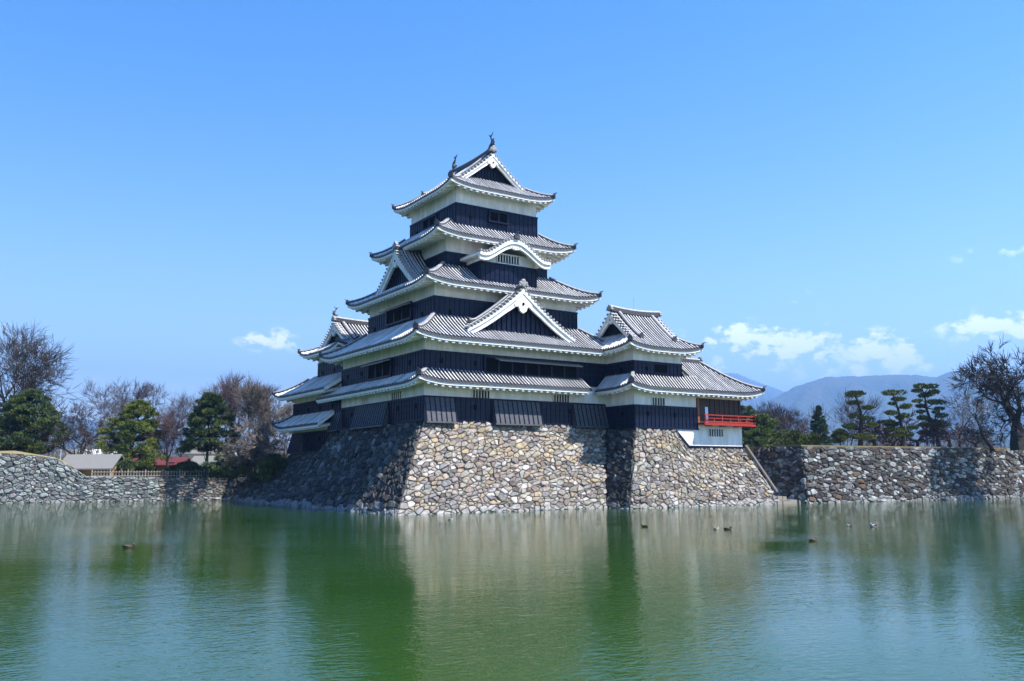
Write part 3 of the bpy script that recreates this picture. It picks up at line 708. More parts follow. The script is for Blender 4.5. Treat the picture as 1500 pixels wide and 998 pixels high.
def stone_patch(mb, top, bot, H, cw, ch, pal, seed, L=None, tilt=0.0, bleach=True, zw=-Z0, gap=.011, dep=.09, palf=None):
    'rubble wall: irregular stones as raised, chamfered blocks over a dark core. top(s), bot(s) give 3D lines'
    rg = random.Random(seed)
    T_ = lambda s: np.array(top(s), float); B_ = lambda s: np.array(bot(s), float)
    if L is None: L = max(np.linalg.norm(T_(0)-T_(1)), np.linalg.norm(B_(0)-B_(1)))
    def P(x, y):
        s = min(1, max(0, x/L)); t = y/H; return B_(s)*(1-t)+T_(s)*t
    def Nn(x, y):
        e = .2; a = P(min(L, x+e), y)-P(max(0, x-e), y); b = P(x, min(H, y+e))-P(x, max(0, y-e)); n = np.cross(a, b); return n/(np.linalg.norm(n)+1e-9)
    asp = cw/ch
    nxx = max(1, round(L/cw)); nyy = max(1, round(H/ch)); grid = {}; wt = {}
    for i in range(-1, nxx+1):
        for j in range(-1, nyy+1):
            lst = []
            if rg.random() > .17:
                lst.append(((i+.5+rg.uniform(-.48, .48)+(.5 if j % 2 else 0))*L/nxx, (j+.5+rg.uniform(-.44, .44))*H/nyy/1.0))
            if rg.random() < .42: lst.append(((i+rg.random())*L/nxx, (j+rg.random())*H/nyy))
            grid[(i, j)] = lst
            for q in lst: wt[q] = (rg.random()**2.2-.3)*.55*cw*ch
    cols = [p for p, w in PAL[pal] for _ in range(w)]
    for (i, j), lst in grid.items():
        for k, (sx, sy) in enumerate(lst):
            if not (0 <= sx <= L and 0 <= sy <= H): continue
            Rr = 2.2
            poly = [(max(0, sx-Rr*cw), max(0, sy-Rr*ch)), (min(L, sx+Rr*cw), max(0, sy-Rr*ch)), (min(L, sx+Rr*cw), min(H, sy+Rr*ch)), (max(0, sx-Rr*cw), min(H, sy+Rr*ch))]
            for a in range(-2, 3):
                for b in range(-2, 3):
                    for (qx, qy) in grid.get((i+a, j+b), ()):
                        if qx == sx and qy == sy: continue
                        # slight anisotropy and lean so stones are wider than high
                        dx = (qx-sx)/asp; dy = (qy-sy)
                        d2 = (qx-sx)**2/asp**2+(qy-sy)**2; fr_ = .5+(wt[(sx, sy)]-wt[(qx, qy)])/(2*max(d2, 1e-4)); mxx = sx+(qx-sx)*fr_; myy = sy+(qy-sy)*fr_
                        poly = clip(poly, mxx, myy, dx/asp, dy)
                        if len(poly) < 3: break
                    if len(poly) < 3: break
                if len(poly) < 3: break
            if len(poly) < 3: continue
            # chamfer corners, inset by the joint gap
            cx = sum(p[0] for p in poly)/len(poly); cy = sum(p[1] for p in poly)/len(poly)
            ch_ = []
            for q in range(len(poly)):
                a = poly[q]; b = poly[(q+1) % len(poly)]; e = math.hypot(a[0]-b[0], a[1]-b[1])
                if e < .05: ch_.append(((a[0]+b[0])/2, (a[1]+b[1])/2)); continue
                f = rg.uniform(.03, .16)
                ch_ += [(a[0]+(b[0]-a[0])*f, a[1]+(b[1]-a[1])*f), (a[0]+(b[0]-a[0])*(1-f), a[1]+(b[1]-a[1])*(1-f))]
            def ins(p, g):
                dx, dy = p[0]-cx, p[1]-cy; l = math.hypot(dx, dy); k_ = max(.1, (l-g)/max(l, 1e-6)); return (cx+dx*k_, cy+dy*k_)
            size = math.sqrt(max(.02, abs(sum(poly[q][0]*poly[(q+1) % len(poly)][1]-poly[(q+1) % len(poly)][0]*poly[q][1] for q in range(len(poly)))/2)))
            n0 = Nn(cx, cy); d = dep*rg.uniform(.55, 1.5)*min(1.3, size/.5)
            tx, ty = rg.uniform(-.24, .24), rg.uniform(-.24, .24)
            r0 = [ins(p, gap*rg.uniform(.6, 1.4)) for p in ch_]; r1 = [ins(p, gap+.02+size*.035) for p in ch_]; r2 = [ins(p, gap+.03+size*.16) for p in ch_]
            m = len(ch_); vs = []
            for p in r0: vs.append(P(*p)-n0*.06)
            for p in r1: vs.append(P(*p)+n0*(d*.78+(p[0]-cx)*tx+(p[1]-cy)*ty))
            for p in r2: vs.append(P(*p)+n0*(d+(p[0]-cx)*tx+(p[1]-cy)*ty+rg.uniform(-.02, .02)))
            fs = []
            for q in range(m):
                w_ = (q+1) % m; fs += [(q, w_, m+w_, m+q), (m+q, m+w_, 2*m+w_, 2*m+q)]
            fs.append(tuple(range(2*m, 3*m)))
            zc = P(cx, cy)[2]
            base = rg.choice([p for p, w in PAL[palf(cx/L, cy/H)] for _ in range(w)]) if palf else rg.choice(cols)
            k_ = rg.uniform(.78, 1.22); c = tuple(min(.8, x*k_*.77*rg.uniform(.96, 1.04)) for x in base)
            if bleach and zc < zw+.34: c = tuple(.35*x+.65*.34 for x in c)
            mb.add([tuple(v) for v in vs], fs, 0, [c]*len(vs))
    # dark core behind the stones
    KX = max(1, int(L/1.5)); KY = 4; vs = []; fs = []
    for a in range(KX+1):
        for b in range(KY+1):
            x = L*a/KX; y = H*b/KY; vs.append(tuple(P(x, y)-Nn(x, y)*.05))
    for a in range(KX):
        for b in range(KY): q = a*(KY+1)+b; fs.append((q, q+KY+1, q+KY+2, q+1))
    mb.add(vs, fs, 0, (.07, .064, .056))
def lerp(a, b): a = np.array(a, float); b = np.array(b, float); return lambda s: a+(b-a)*s
def poly3(pts):
    ss = [p[0] for p in pts]; P3 = np.array([p[1] for p in pts], float)
    return lambda s: np.array([np.interp(s, ss, P3[:, k]) for k in range(3)])
ZB = -7.4                                       # walls go on below the water line (z = -6.8)
def under(a, b):                                # extend the batter line a(top)->b(waterline) down to ZB
    a = np.array(a, float); b = np.array(b, float); k = (ZB-a[2])/(b[2]-a[2]); return a+(b-a)*k
sb = thing('stone_rampart', 'tall sloping rubble stone base carrying the whole castle out of the moat', 'stone wall', (0, 0, Z0))
a0, b0 = (-8.9, -8.05, -.02), (-13.05, -12.2, -6.8); a1, b1 = (8.9, -8.05, -.02), (5.95, -11.6, -6.8)
mb = MB(); stone_patch(mb, lerp(a0, a1), lerp(under(a0, b0), under(a1, b1)), 8.2, .46, .31, 'south', 1, palf=zone); mb.build('keep_south_face', stone, sb, dz=Z0)
mb = MB()
nwt, nwb = (-9.0, 20.7, -1.87), (-13.15, 23.5, -6.8)
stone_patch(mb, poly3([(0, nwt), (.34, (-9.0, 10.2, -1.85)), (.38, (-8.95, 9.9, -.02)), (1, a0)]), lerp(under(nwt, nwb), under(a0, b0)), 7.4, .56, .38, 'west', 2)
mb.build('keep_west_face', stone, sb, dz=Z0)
c0, d0 = (8.8, -11.95, -.3), (6.2, -14.1, -6.8); c1, d1 = (21.65, -11.95, -1.8), (23.3, -14.7, -6.8)
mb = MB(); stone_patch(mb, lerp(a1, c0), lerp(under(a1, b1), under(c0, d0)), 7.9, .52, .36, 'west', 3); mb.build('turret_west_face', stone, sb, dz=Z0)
mb = MB(); stone_patch(mb, poly3([(0, c0), (.34, (13.2, -11.95, -.36)), (.47, (14.85, -11.95, -1.82)), (1, c1)]), lerp(under(c0, d0), under(c1, d1)), 7.2, .46, .31, 'south', 4, palf=zone)
mb.build('turret_south_face', stone, sb, dz=Z0)
e1, f1 = (21.65, -3, -1.8), (24.0, -3, -6.8)
mb = MB(); stone_patch(mb, lerp(c1, e1), lerp(under(c1, d1), under(e1, f1)), 5.6, .66, .5, 'south', 5); mb.build('turret_east_face', stone, sb, dz=Z0)
co = MB(); co.box(-8.8, 8.85, -7.95, 20.5, -6.8, -.1-1.8); co.box(8.85, 21.5, -11.8, 20.5, -6.8, -1.95); co.box(-8.8, 8.85, -7.95, 9.9, -1.9, -.1); co.box(8.85, 13.2, -11.8, -6, -1.95, -.35)
co.build('earth_core', dry, sb, dz=Z0)

rw = thing('moat_wall', 'brown and grey rubble retaining wall on the right bank, below the clipped pines', 'stone wall', (40, -16, 0))
g0, h0 = (26.6, -14.6, -1.66), (26.2, -15.25, -6.8); g1, h1 = (66, -18.9, -1.6), (66, -19.9, -6.8)
mb = MB(); stone_patch(mb, lerp(g0, g1), lerp(under(g0, h0), under(g1, h1)), 5.8, .50, .28, 'right', 6); mb.build('wall_face', stone, rw, dz=Z0)
i0, j0 = (27.2, -8.5, -1.6), (24.9, -8.5, -6.8)
mb = MB(); stone_patch(mb, lerp(i0, g0), lerp(under(i0, j0), under(g0, h0)), 5.8, .50, .30, 'right', 7); mb.build('wall_end_face', stone, rw, dz=Z0)

lw = thing('moat_wall', 'pale greenish grey rubble retaining wall on the left bank, stepping up to the left', 'stone wall', (-25, 32, 0))
topL = [(0, (-64, 37.9, -1.9)), (.575, (-34.5, 33.2, -1.95)), (.60, (-33.2, 33.05, -1.9)), (.672, (-29.6, 32.5, -2.35)), (.69, (-28.7, 32.4, -2.75)), (.735, (-26.6, 32.1, -4.2)), (1, (-12.6, 30.9, -4.45))]
mb = MB(); stone_patch(mb, poly3(topL), lerp((-64, 37.2, ZB), (-13.2, 30.2, ZB)), 4.4, .44, .26, 'left', 8, palf=lambda s, t: 'leftbrown' if s > .87 else 'left')
mb.build('wall_face', stone, lw, dz=Z0)
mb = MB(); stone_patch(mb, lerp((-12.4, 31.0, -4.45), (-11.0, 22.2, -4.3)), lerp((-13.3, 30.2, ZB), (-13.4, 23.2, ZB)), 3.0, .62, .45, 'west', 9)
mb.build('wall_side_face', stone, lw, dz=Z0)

# ------------------------------------------------------------------ GROUND, WATER
def sheet(name, pts, z, m, kind='structure', bottom=None):
    mb = MB(); n = len(pts)
    if bottom is None: mb.add([(x, y, z) for x, y in pts], [tuple(range(n))])
    else:
        mb.add([(x, y, z) for x, y in pts]+[(x, y, bottom) for x, y in pts], [tuple(range(n))]+[(i, i+n, (i+1) % n+n, (i+1) % n) for i in range(n)])
    o = mb.build(name, m); o['kind'] = kind; return o
sheet('ground', [(-9000, 60), (-64, 38.1), (-34, 33.6), (-26, 32.4), (-12.3, 31.1), (-10.8, 22), (-8.5, 20), (21, 18), (22.0, -6), (27.5, -6), (68, -17), (9000, -60), (9000, 9800), (-9000, 9800)], Z0-4.5, grass_m)
sheet('right_bank', [(26.75, -14.4), (66, -18.7), (400, -40), (400, 60), (60, 45), (34, 20), (27.4, -8)], Z0-1.54, dry, bottom=Z0-5)
mm_ = MB(); prof_ = [(-64, 38.05, -1.95), (-34.5, 33.35, -1.97), (-33.2, 33.2, -1.93), (-29.6, 32.65, -2.4), (-28.7, 32.5, -2.8), (-27.6, 32.4, -3.6), (-26.6, 32.2, -4.35)]
vs = []
for (x, y, z) in prof_:
    u_ = .3 if x < -30 else .12
    vs += [(x, y, z+Z0-.02), (x+.2, y+1.6, z+Z0+u_), (x+.6, y+9, z+Z0+u_-.1), (x+.5, y+22, Z0-4.6), (x, y+.02, Z0-5)]
mm_.add(vs, [(i*5+j, (i+1)*5+j, (i+1)*5+j+1, i*5+j+1) for i in range(len(prof_)-1) for j in range(3)]); struct(mm_.build('left_mound', dry))
sheet('near_bank', [(-45, -150), (-9000, -150), (-9000, -2900), (9000, -2900), (9000, -230), (60, -140)], 1.3, grass_m)
sheet('moat_bed', [(-9100, -2950), (9100, -2950), (9100, 9000), (-9100, 9000)], -1.6, grass_m)
wm = bpy.data.materials.new('green_moat_water'); wm.use_nodes = True; t = wm.node_tree; b = t.nodes['Principled BSDF']
co_ = t.nodes.new('ShaderNodeTexCoord').outputs['Object']
b.inputs['Roughness'].default_value = .02; b.inputs['IOR'].default_value = 1.36
n1 = nd(t, 'ShaderNodeTexNoise', i_Scale=.05, i_Detail=3.0); t.links.new(co_, n1.inputs['Vector'])
k = nd(t, 'ShaderNodeMix', data_type='RGBA'); t.links.new(n1.outputs[0], k.inputs['Factor'])
k.inputs[6].default_value = (.011, .038, .001, 1); k.inputs[7].default_value = (.017, .054, .002, 1); t.links.new(k.outputs[2], b.inputs['Base Color'])
def mapn(sc, rot, scale, det, typ='ShaderNodeTexNoise'):
    m_ = t.nodes.new('ShaderNodeMapping'); m_.inputs['Rotation'].default_value = (0, 0, rot); m_.inputs['Scale'].default_value = sc
    t.links.new(co_, m_.inputs[0]); n = nd(t, typ, i_Scale=scale, i_Detail=det); t.links.new(m_.outputs[0], n.inputs['Vector']); return n.outputs[0]
h1_ = mapn((.6, 1, 1), .58, 7.0, 3.0); h2_ = mapn((.55, 1, 1), .9, 1.5, 2.0); h3_ = mapn((1, 1, 1), 0, .10, 2.0)
amp = mth(t, 'MULTIPLY_ADD', mth(t, 'SUBTRACT', h3_, .5), 2.6, .55, clamp=True)
amp = mth(t, 'MULTIPLY_ADD', amp, .85, .15)
hh = mth(t, 'MULTIPLY', mth(t, 'ADD', mth(t, 'MULTIPLY', h1_, .5), mth(t, 'MULTIPLY', h2_, .55)), amp)
bn = nd(t, 'ShaderNodeBump', i_Strength=1.0, i_Distance=.027); t.links.new(hh, bn.inputs['Height']); t.links.new(bn.outputs[0], b.inputs['Normal'])
wmb = MB(); wmb.add([(-500, -300, 0), (500, -300, 0), (500, 45, 0), (-500, 45, 0)], [(0, 1, 2, 3)])
struct(wmb.build('water', wm))

# steps and rocks in the gap between the turret base and the right wall
stp = thing('stone_steps', 'low stone ledges and steps in the gap right of the turret base', 'steps', (25, -10, 0))
for i, (x0, x1, y0_, y1_, z) in enumerate([(22.6, 25.6, -14.9, -13.4, .30), (23.3, 25.4, -13.6, -12.4, .62), (23.2, 25.4, -12.4, -11.4, 1.0), (23.0, 25.6, -11.4, -10.3, 1.4), (22.8, 25.8, -10.3, -9.1, 1.8), (22.6, 26.4, -9.1, -5.6, 2.28)]):
    mb = MB(); 
    rg = random.Random(60+i)
    x = x0
    while x < x1:
        w_ = rg.uniform(.5, 1.1); xe = min(x1, x+w_); dy = rg.uniform(-.15, .15); dz_ = rg.uniform(-.06, .05)
        mb.hexa([(x, y0_+dy, -.6), (xe, y0_+dy, -.6), (xe, y1_, -.6), (x, y1_, -.6)], [(x+.05, y0_+dy+.06, z+dz_), (xe-.05, y0_+dy+.05, z+dz_), (xe-.04, y1_, z+dz_), (x+.04, y1_, z+dz_)]); x = xe+.02
    mb.build('step', concrete, stp)
rk = MB(); rg = random.Random(3)
def rock(mb, c, r, rg, col=(.4, .38, .34)):
    vs = []; fs = []
    for i in range(4):
        ph = math.pi*(i+.5)/4
        for j in range(7):
            th = 2*math.pi*j/7+i*.3; k_ = r*rg.uniform(.8, 1.2)
            vs.append((c[0]+k_*1.3*math.sin(ph)*math.cos(th), c[1]+k_*math.sin(ph)*math.sin(th), c[2]+k_*.7*math.cos(ph)))
    for i in range(3):
        for j in range(7): fs.append((i*7+j, (i+1)*7+j, (i+1)*7+(j+1) % 7, i*7+(j+1) % 7))
    fs += [tuple(range(7)), tuple(range(27, 20, -1))]; mb.add(vs, fs, 0, col)
for (x, y, r, lab) in ((24.5, -13.0, .42, 'rounded pale boulder lying at the foot of the plank'), (23.9, -15.0, .38, 'flat boulder at the water edge right of the turret base'), (25.3, -15.4, .4, 'boulder half under water at the foot of the right wall corner')):
    mb = MB(); rock(mb, (0, 0, 0), r, rg, (.5, .47, .42)); o = mb.build('boulder', stone, origin=(x, y, (.1 if y < -14 else .75))); tag(o, lab, 'rock')
pk = MB(); pk.sweep([(21.7, -12.3, -1.62+Z0), (24.3, -13.4, 1.05)], [(-.13, -.05), (.13, -.05), (.13, .09), (-.13, .09)]); tag(pk.build('drain_plank', bamboo), 'long pale wooden chute sloping down the right edge of the turret base', 'chute')

# ------------------------------------------------------------------ TREES
def rv(rg): 
    v = np.array([rg.gauss(0, 1) for _ in range(3)]); return v/np.linalg.norm(v)
def bare_tree(name, loc, h, seed, label, spread=1.0, tr=.3, tm=None, wm_=None, lean=(0, 0), levels=5, up=.25, group=None, first=.28, twr=.016, ntw=4):
    rg = random.Random(seed); T = MB(); W = MB(); SG = []
    def grow(p, d, L, r, lv):
        n = 3 if lv > 1 else 2; pts = [p]; rad = [r]; q = p.copy(); dd = d.copy()
        for i in range(n):
            dd = dd+rv(rg)*.15+np.array((0, 0, up*.25)); dd = dd/np.linalg.norm(dd); q = q+dd*L/n; pts.append(q.copy()); rad.append(r*(1-.42*(i+1)/n))
        if r > .035: T.tube(pts, rad, 6 if r > .1 else 4, cap=False)
        else:
            for i in range(len(pts)-1): SG.append((pts[i], pts[i+1], rad[i], rad[i+1]))
        if lv == 0:
            for _ in range(ntw):
                k_ = rg.random(); a = pts[0]+(pts[-1]-pts[0])*k_; e = dd*.9+rv(rg)*.5+np.array((0, 0, up*.4)); e = e/np.linalg.norm(e)
                l = L*rg.uniform(.7, 1.5); mid = a+e*l*.5+rv(rg)*l*.06; SG.append((a, mid, twr, twr*.8)); SG.append((mid, a+e*l, twr*.8, twr*.4))
            return
        nc = rg.choice((2, 3, 3)) if lv < levels else rg.choice((3, 4))
        for c in range(nc):
            e = dd+rv(rg)*.58*spread; e[2] += up*.3; e = e/np.linalg.norm(e)
            grow(q.copy(), e, L*rg.uniform(.66, .9), rad[-1]*rg.uniform(.68, .86), lv-1)
        if lv < levels:
            for k_ in range(1, n):
                if rg.random() < .75:
                    e = dd*.6+rv(rg)*.75*spread; e[2] += up*.2; e = e/np.linalg.norm(e)
                    grow(pts[k_].copy(), e, L*rg.uniform(.5, .75), rad[k_]*.5, max(0, lv-2))
    d0 = np.array((lean[0], lean[1], 1.0)); d0 = d0/np.linalg.norm(d0)
    grow(np.array((0., 0., -.2)), d0, h*first, tr, levels)
    W.twigs(SG); V = np.array(T.v+W.v); k_ = h/max(1, np.percentile(V[:, 2], 99))
    T.v = [(x*k_, y*k_, z*k_) for x, y, z in T.v]; W.v = [(x*k_, y*k_, z*k_) for x, y, z in W.v]
    root = thing(name, label, 'tree', tuple(loc), group)
    for M_, nm, mt in ((T, 'trunk', tm or bark), (W, 'crown', wm_ or twig_m)):
        M_.v = [(x+loc[0], y+loc[1], z+loc[2]) for x, y, z in M_.v]; M_.build(nm, mt, root)
    return root
GR = [(.07, .11, .035), (.09, .13, .035), (.05, .09, .035), (.13, .16, .04), (.04, .07, .03)]
def tufts(W, c, rx, ry, rz, n, rg, pal=GR, ln=.3, wd=.05, dirup=.5):
    base = np.array(rg.choice(pal))*.78; st = np.random.RandomState(rg.randrange(1 << 30))
    v = st.normal(size=(n, 3)); v /= np.linalg.norm(v, axis=1, keepdims=True)
    p = np.array(c)+v*np.array((rx, ry, rz))*st.uniform(.3, 1, (n, 1))**.5
    col = base*st.uniform(.65, 1.4, (n, 1))
    p = np.repeat(p, 3, 0); v = np.repeat(v, 3, 0); col = np.repeat(col, 9, 0)
    e = v*.7+st.normal(size=v.shape)*.5+np.array((0, 0, dirup)); e /= np.linalg.norm(e, axis=1, keepdims=True)
    s_ = np.cross(e, st.normal(size=v.shape)); s_ /= np.linalg.norm(s_, axis=1, keepdims=True)+1e-9; s_ *= wd
    L = ln*st.uniform(.6, 1.2, (len(p), 1)); W.bulk(np.stack([p-s_, p+s_, p+e*L], 1), 3, col)
def pine(name, loc, h, w, seed, label, nc=90, tr=.2, pal=GR, base=.12, shape='round', cat='pine tree', group=None, ln=.30, bushy=1.0, clr=.62, leanx=0):
    rg = random.Random(seed); T = MB(); W = MB(); loc = np.array(loc, float)
    tp = [loc+np.array((leanx*k/6+rg.uniform(-.12, .12), rg.uniform(-.12, .12), h*.92*k/6-.2*(k == 0))) for k in range(7)]
    T.tube(tp, [tr*(1-.8*k/6) for k in range(7)], 7)
    for i in range(int(nc*1.6)):
        t_ = base+(1-base)*rg.random()**.85
        if shape == 'round': rr = w*math.sin(math.pi*min(1, (t_*.78+.20)))**.7
        elif shape == 'cone': rr = w*(1.02-t_)**.9
        else: rr = w
        a = rg.uniform(0, 2*math.pi); r_ = rr*rg.uniform(.3, 1.12)**.6*(1+.22*math.sin(3*a+5*t_+seed))
        c = loc+np.array((leanx*t_+r_*math.cos(a), r_*math.sin(a), h*t_*(.97)))
        s = clr*rg.uniform(.45, 1.2)*(.55+.45*(1-t_))
        if shape == 'cone': s *= max(.35, 1.15-t_)
        tufts(W, c, s*rg.uniform(.8, 1.4), s*rg.uniform(.8, 1.4), s*.36, int(70*bushy), rg, pal, ln, .035)
        if i % 2 == 0:
            q = tp[min(6, int(t_*6))]; T.tube([q, (q+c)/2+np.array((0, 0, .1)), c], [tr*.28, tr*.18, .02], 4, cap=False)
    root = thing(name, label, cat, tuple(loc), group); T.build('trunk', bark, root); W.build('crown', needle, root)
    return root
def on_ground(px, py, D, z): p = at(px, py, D); return (p[0], p[1], z)
ZL = Z0-4.5; ZM = Z0-2.1; ZR = Z0-1.66
# left bank
bare_tree('bare_tree', on_ground(2, 668, 98, ZM), 14.5, 111, 'tallest dark bare tree at the far left edge, spreading behind the round pine', 1.3, .5, levels=6, up=.16, twr=.022, ntw=3, first=.24, wm_=bark)
pine('pine_tree', on_ground(38, 664, 93, ZM), 7.2, 3.5, 21, 'round bushy dark green pine on the mound at the far left', 190, .28, base=.04)
bare_tree('bare_tree', on_ground(122, 690, 98, ZL), 8.2, 12, 'spreading dark-limbed cherry tree behind the long grey shed', 1.5, .3, levels=6, up=.10, first=.2, ntw=3)
bare_tree('bare_tree', on_ground(200, 690, 116, ZL), 12.6, 13, 'rounded bare tree rising behind the wide green pine', 1.2, .32, levels=6, up=.2, ntw=4)
pine('pine_tree', on_ground(186, 700, 97, ZL), 8.8, 3.1, 22, 'wide yellowish green pine leaning right over the red-roofed hut', 170, .22, pal=[(.13, .17, .03), (.17, .21, .03), (.09, .13, .03), (.20, .23, .04)], base=.06, leanx=.8)
pine('pine_sapling', on_ground(184, 699, 93, ZL), 1.9, .9, 23, 'small clipped pine bush just behind the picket fence', 16, .07, base=.2, cat='shrub')
bare_tree('bare_tree', on_ground(244, 700, 99, ZL), 7.2, 14, 'low mauve leafless tree right of the picket fence end', 1.3, .2, levels=5, up=.2, wm_=twig_r, ntw=5)
bare_tree('bare_tree', on_ground(262, 700, 125, ZL), 11.5, 15, 'tall mauve leafless tree between the two middle pines', 1.1, .25, levels=6, up=.25, ntw=3)
pine('pine_tree', on_ground(303, 702, 94, ZL), 9.4, 2.6, 24, 'tall dark pine with a bare lower trunk behind the low left wall', 150, .2, base=.3)
bare_tree('bare_tree', on_ground(338, 700, 112, ZL), 13.0, 16, 'tall reddish leafless tree behind the tall dark pine', 1.0, .28, levels=6, up=.35, wm_=twig_r, ntw=4)
bare_tree('bare_tree', on_ground(386, 700, 96, ZL), 10.2, 17, 'pale grey leafless tree beside the small keep', 1.0, .26, tm=greybark, wm_=twig_g, levels=6, up=.4, ntw=5)
bare_tree('bare_tree', on_ground(365, 702, 88, ZL), 5.6, 18, 'low dense grey-brown leafless tree against the left end of the castle base', 1.6, .2, wm_=twig_g, levels=6, up=.05, first=.2, ntw=4)
bare_tree('bare_tree', on_ground(416, 700, 103, ZL), 8.8, 19, 'grey leafless tree just left of the small keep roofs, half hidden by them', 1.1, .22, tm=greybark, wm_=twig_g, levels=6, up=.3, ntw=5)
pine('pine_tree', on_ground(384, 700, 104, ZL), 10.6, 1.7, 25, 'narrow pointed evergreen behind the pale grey leafless tree', 60, .16, shape='cone', base=.3)
for i, (px, D, h, w, lab) in enumerate([(118, 101, 2.6, 2.0, 'yellow-green bush behind the spreading cherry tree'), (330, 91, 2.6, 1.6, 'dark green shrub at the foot of the low left wall trees'), (372, 90, 2.8, 2.2, 'olive shrub beside the castle base on the left'),
                                   (272, 96, 1.7, 1.6, 'low dark shrub at the right end of the picket fence'), (400, 87, 2.4, 1.6, 'dark shrub tucked against the small keep base')]):
    pine('shrub', on_ground(px, 702, D, ZL), h, w, 70+i, lab, 40, .08, base=.05, cat='shrub', pal=[(.09, .11, .02), (.06, .085, .02), (.12, .13, .03)] if i in (0, 2) else GR)
# far treelines: read as one mass
def treeline(name, pxs, D, h, z, seed, cols, n):
    rg = random.Random(seed); W = MB()
    for i in range(n):
        px = rg.uniform(*pxs); p = at(px, 690, D+rg.uniform(-12, 12)); hh_ = h*rg.uniform(.55, 1.1)*(1+.25*math.sin(px*.05)); c = rg.choice(cols)
        for _ in range(26):
            a = np.array((p[0]+rg.gauss(0, 1.6), p[1]+rg.gauss(0, 1.6), z)); e = np.array((rg.gauss(0, .22), rg.gauss(0, .22), 1)); l = hh_*rg.uniform(.6, 1)
            W.tube([a+e*l*.1, a+e*l*.55, a+e*l+rv(rg)*.4], [.07, .045, .02], 3, cap=False, col=c)
            for _ in range(5):
                b_ = a+e*l*rg.uniform(.35, .95); f = rv(rg)+np.array((0, 0, .6)); W.tube([b_, b_+f*rg.uniform(.5, 1.3)], [.03, .012], 3, cap=False, col=c)
    o = W.build(name, needle); o['kind'] = 'stuff'; tag(o, 'far hazy belt of leafless trees behind the banks', 'trees'); return o
o = treeline('distant_trees', (-60, 420), 185, 7.5, ZL, 31, [(.13, .09, .085), (.10, .075, .07), (.15, .12, .10), (.06, .075, .03)], 90)
o['label'] = 'far belt of leafless trees behind the left bank'
o = treeline('distant_trees', (1060, 1560), 190, 8.5, ZL, 32, [(.13, .08, .085), (.11, .075, .08), (.14, .10, .09), (.05, .07, .03)], 110)
o['label'] = 'far belt of leafless trees behind the right bank'
# right bank
bare_tree('bare_tree', on_ground(1492, 655, 88, ZR), 10.2, 41, 'massive dark bare tree with a thick trunk at the right edge, on the bank', 1.35, .72, levels=6, up=.12, first=.22, ntw=4, twr=.024, wm_=bark)
bare_tree('bare_tree', on_ground(1455, 655, 92, ZR), 6.4, 42, 'crooked dark bare tree leaning left beside the massive trunk', 1.5, .2, levels=5, up=.05, lean=(-.7, .3), first=.35, ntw=3)
bare_tree('bare_tree', on_ground(1405, 655, 97, ZR), 6.6, 43, 'thin grey bare tree right of the tallest clipped pine', 1.3, .16, levels=5, up=.2, wm_=twig_g, ntw=3)
for i, (px, D, h, lab) in enumerate([(1282, 93, 3.3, 'red-twigged leafless shrub between the left and middle clipped pines'), (1345, 94, 3.6, 'red-twigged leafless shrub between the middle and right clipped pines'),
                                    (1392, 95, 3.4, 'red-twigged leafless shrub just right of the right clipped pine'), (1308, 97, 3.0, 'red-twigged leafless shrub behind the middle clipped pine'), (1430, 97, 3.2, 'brownish leafless shrub below the thin grey bare tree')]):
    bare_tree('plum_shrub', on_ground(px, 655, D, ZR), h, 50+i, lab, 1.7, .12, wm_=twig_r, levels=5, up=.05, first=.16, ntw=3)
def niwaki(px, D, trunk, pads, seed, label, branch=()):
    rg = random.Random(seed); T = MB(); W = MB(); k_ = 1/(5*ppm(D)); b_ = np.array(on_ground(1200+trunk[0][0]/5, 655, D, ZR))
    def Q(x, y, dd=0): return b_+np.array((cR0[0], cR0[1], 0))*(x-trunk[0][0])*k_+np.array((0, 0, (trunk[0][1]-y)*k_))+np.array((math.sin(YAW), math.cos(YAW), 0))*dd
    tp = [Q(x, y) for x, y in trunk]; tp[0] = tp[0]-np.array((0, 0, .2)); T.tube(tp, [.26-.19*i/(len(tp)-1) for i in range(len(tp))], 7)
    for bb in branch: T.tube([Q(x, y) for x, y in bb], [.11, .08, .04][:len(bb)], 5)
    for (x, y, hw, hh_) in pads:
        dd = rg.uniform(-.7, .7); c = Q(x, y, dd)
        tufts(W, c, hw*k_*.92, hw*k_*.92, hh_*k_*.72, int(170*(hw/50)**2)+60, rg, [(.15, .19, .035), (.12, .16, .035), (.09, .13, .03)], .2, .045, .8)
        j = min(range(len(tp)), key=lambda i: abs(tp[i][2]-c[2]+.3)); T.tube([tp[j], (tp[j]+c)/2+np.array((0, 0, -.08)), c+np.array((0, 0, -.05))], [.07, .05, .03], 4, cap=False)
    for (x, y, hw, hh_) in pads[::3]:            # pads reaching towards and away from the viewer
        c = Q(trunk[0][0]+(x-trunk[0][0])*.4, y+8, rg.choice((-1, 1))*rg.uniform(.8, 1.3)); tufts(W, c, hw*k_*.75, hw*k_*.75, hh_*k_*.7, 110, rg, [(.10, .14, .03), (.07, .11, .03)], .2, .045, .8)
    root = thing('clipped_pine', label, 'pine tree', tuple(b_), 'cloud-pruned pines on the right bank'); T.build('trunk', bark, root); W.build('crown', needle, root)
niwaki(1262, 90, [(300, 578), (310, 440), (325, 350), (310, 250), (292, 195)], [(290, 175, 78, 26), (290, 240, 60, 18), (365, 280, 52, 18), (275, 330, 36, 17), (340, 358, 58, 17), (385, 405, 50, 20), (237, 415, 62, 24), (330, 492, 95, 30)], 61, 'leftmost of the three cloud-pruned pines, with sparse separate pads')
